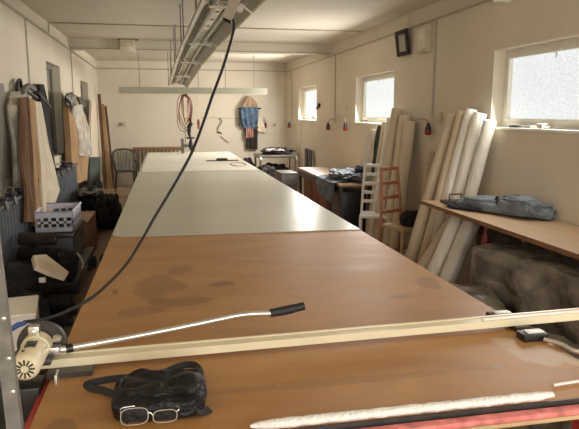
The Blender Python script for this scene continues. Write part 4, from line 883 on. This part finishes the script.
hung('striped_cloth', 'greyblue', 'blue-grey cloth hanging over the near front edge of the desk', 'cloth', [((2.42, 8.9, .80), (2.42, 7.9, .80)), ((2.25, 8.85, .78), (2.25, 7.9, .78)), ((2.23, 8.6, .56), (2.23, 8.0, .50))], nx=30, amp=.03, waves=5, thick=.008, normal=(-1, 0, .2))
heap('grey_cloth_heap', 'heap of blue-grey and white cloth on the near end of the desk', 'cloth', (2.56, 8.35, .83), (.20, .45, .08), 'greyblue', 41, amp=.4, fold=.1)
heap('white_cloth_heap', 'white crumpled cloth on the blue-grey heap on the desk', 'cloth', (2.46, 8.25, .88), (.11, .30, .035), 'striped', 43, amp=.4, fold=.12)
heap('dark_cloth_bit', 'small dark crumple against the wall at the near end of the desk', 'cloth', (2.66, 8.0, .94), (.06, .12, .06), 'darkblue', 45)
# far right: folding press table
FT = thing('press_table', 'grey metal table with rounded legs in the far right corner', 'table', (2.45, 13.6, 0))
MB().box((2.02, 13.2, .74), (2.92, 14.0, .80), .02).build('table_top', 'steel', FT)
for x in (2.06, 2.88):
    MB().tube(spline([(x, 13.22, .76), (x, 13.14, .70), (x, 13.20, .45), (x, 13.24, 0)]), .028, 8).build('leg', 'alu', FT)
    MB().tube([(x, 13.95, .76), (x, 13.97, 0)], .026, 8).build('leg', 'alu', FT)
MB().tube([(2.06, 13.22, .35), (2.88, 13.22, .35)], .018, 8).build('crossbar', 'darksteel', FT)
MB().box((2.10, 13.3, .25), (2.86, 13.9, .29), .006).build('under_shelf', 'darksteel', FT)
heap('dark_fabric_pile', 'dark folded fabric lying on the far grey metal table', 'cloth', (2.50, 13.55, .865), (.34, .25, .09), 'brownblack', 51, fold=.08)
heap('white_fabric_fold', 'white folded fabric on top of the dark pile in the far right corner', 'cloth', (2.42, 13.42, .905), (.2, .14, .03), 'whiteplastic', 53)
heap('black_fabric_pile', 'black fabric piled below the far grey metal table', 'cloth', (2.42, 13.55, .42), (.33, .22, .16), 'blackcloth', 55)
heap('black_fabric_pile', 'black fabric on the floor between table and far metal table', 'cloth', (2.02, 12.6, .25), (.30, .45, .32), 'brownblack', 57)
heap('black_fabric_pile', 'black bulky bundle left of the far grey metal table', 'cloth', (1.85, 13.7, .30), (.16, .2, .38), 'blackcloth', 59, amp=.2)
carton('added grey crate filling a dark spot beside the cutting table in front of the far metal table', (2.10, 10.9, 0), (2.40, 11.5, .60), 'steel')  # crate added as a stand-in where there is only darkness
plank('dark board leaning on the right wall beyond the desk', (2.88, 12.2, 0), (2.96, 12.55, .98), .22, .03, 'darksteel')
plank('grey pointed board leaning beside the dark board beyond the desk', (2.84, 11.75, 0), (2.94, 12.1, .98), .20, .03, 'darksteel')
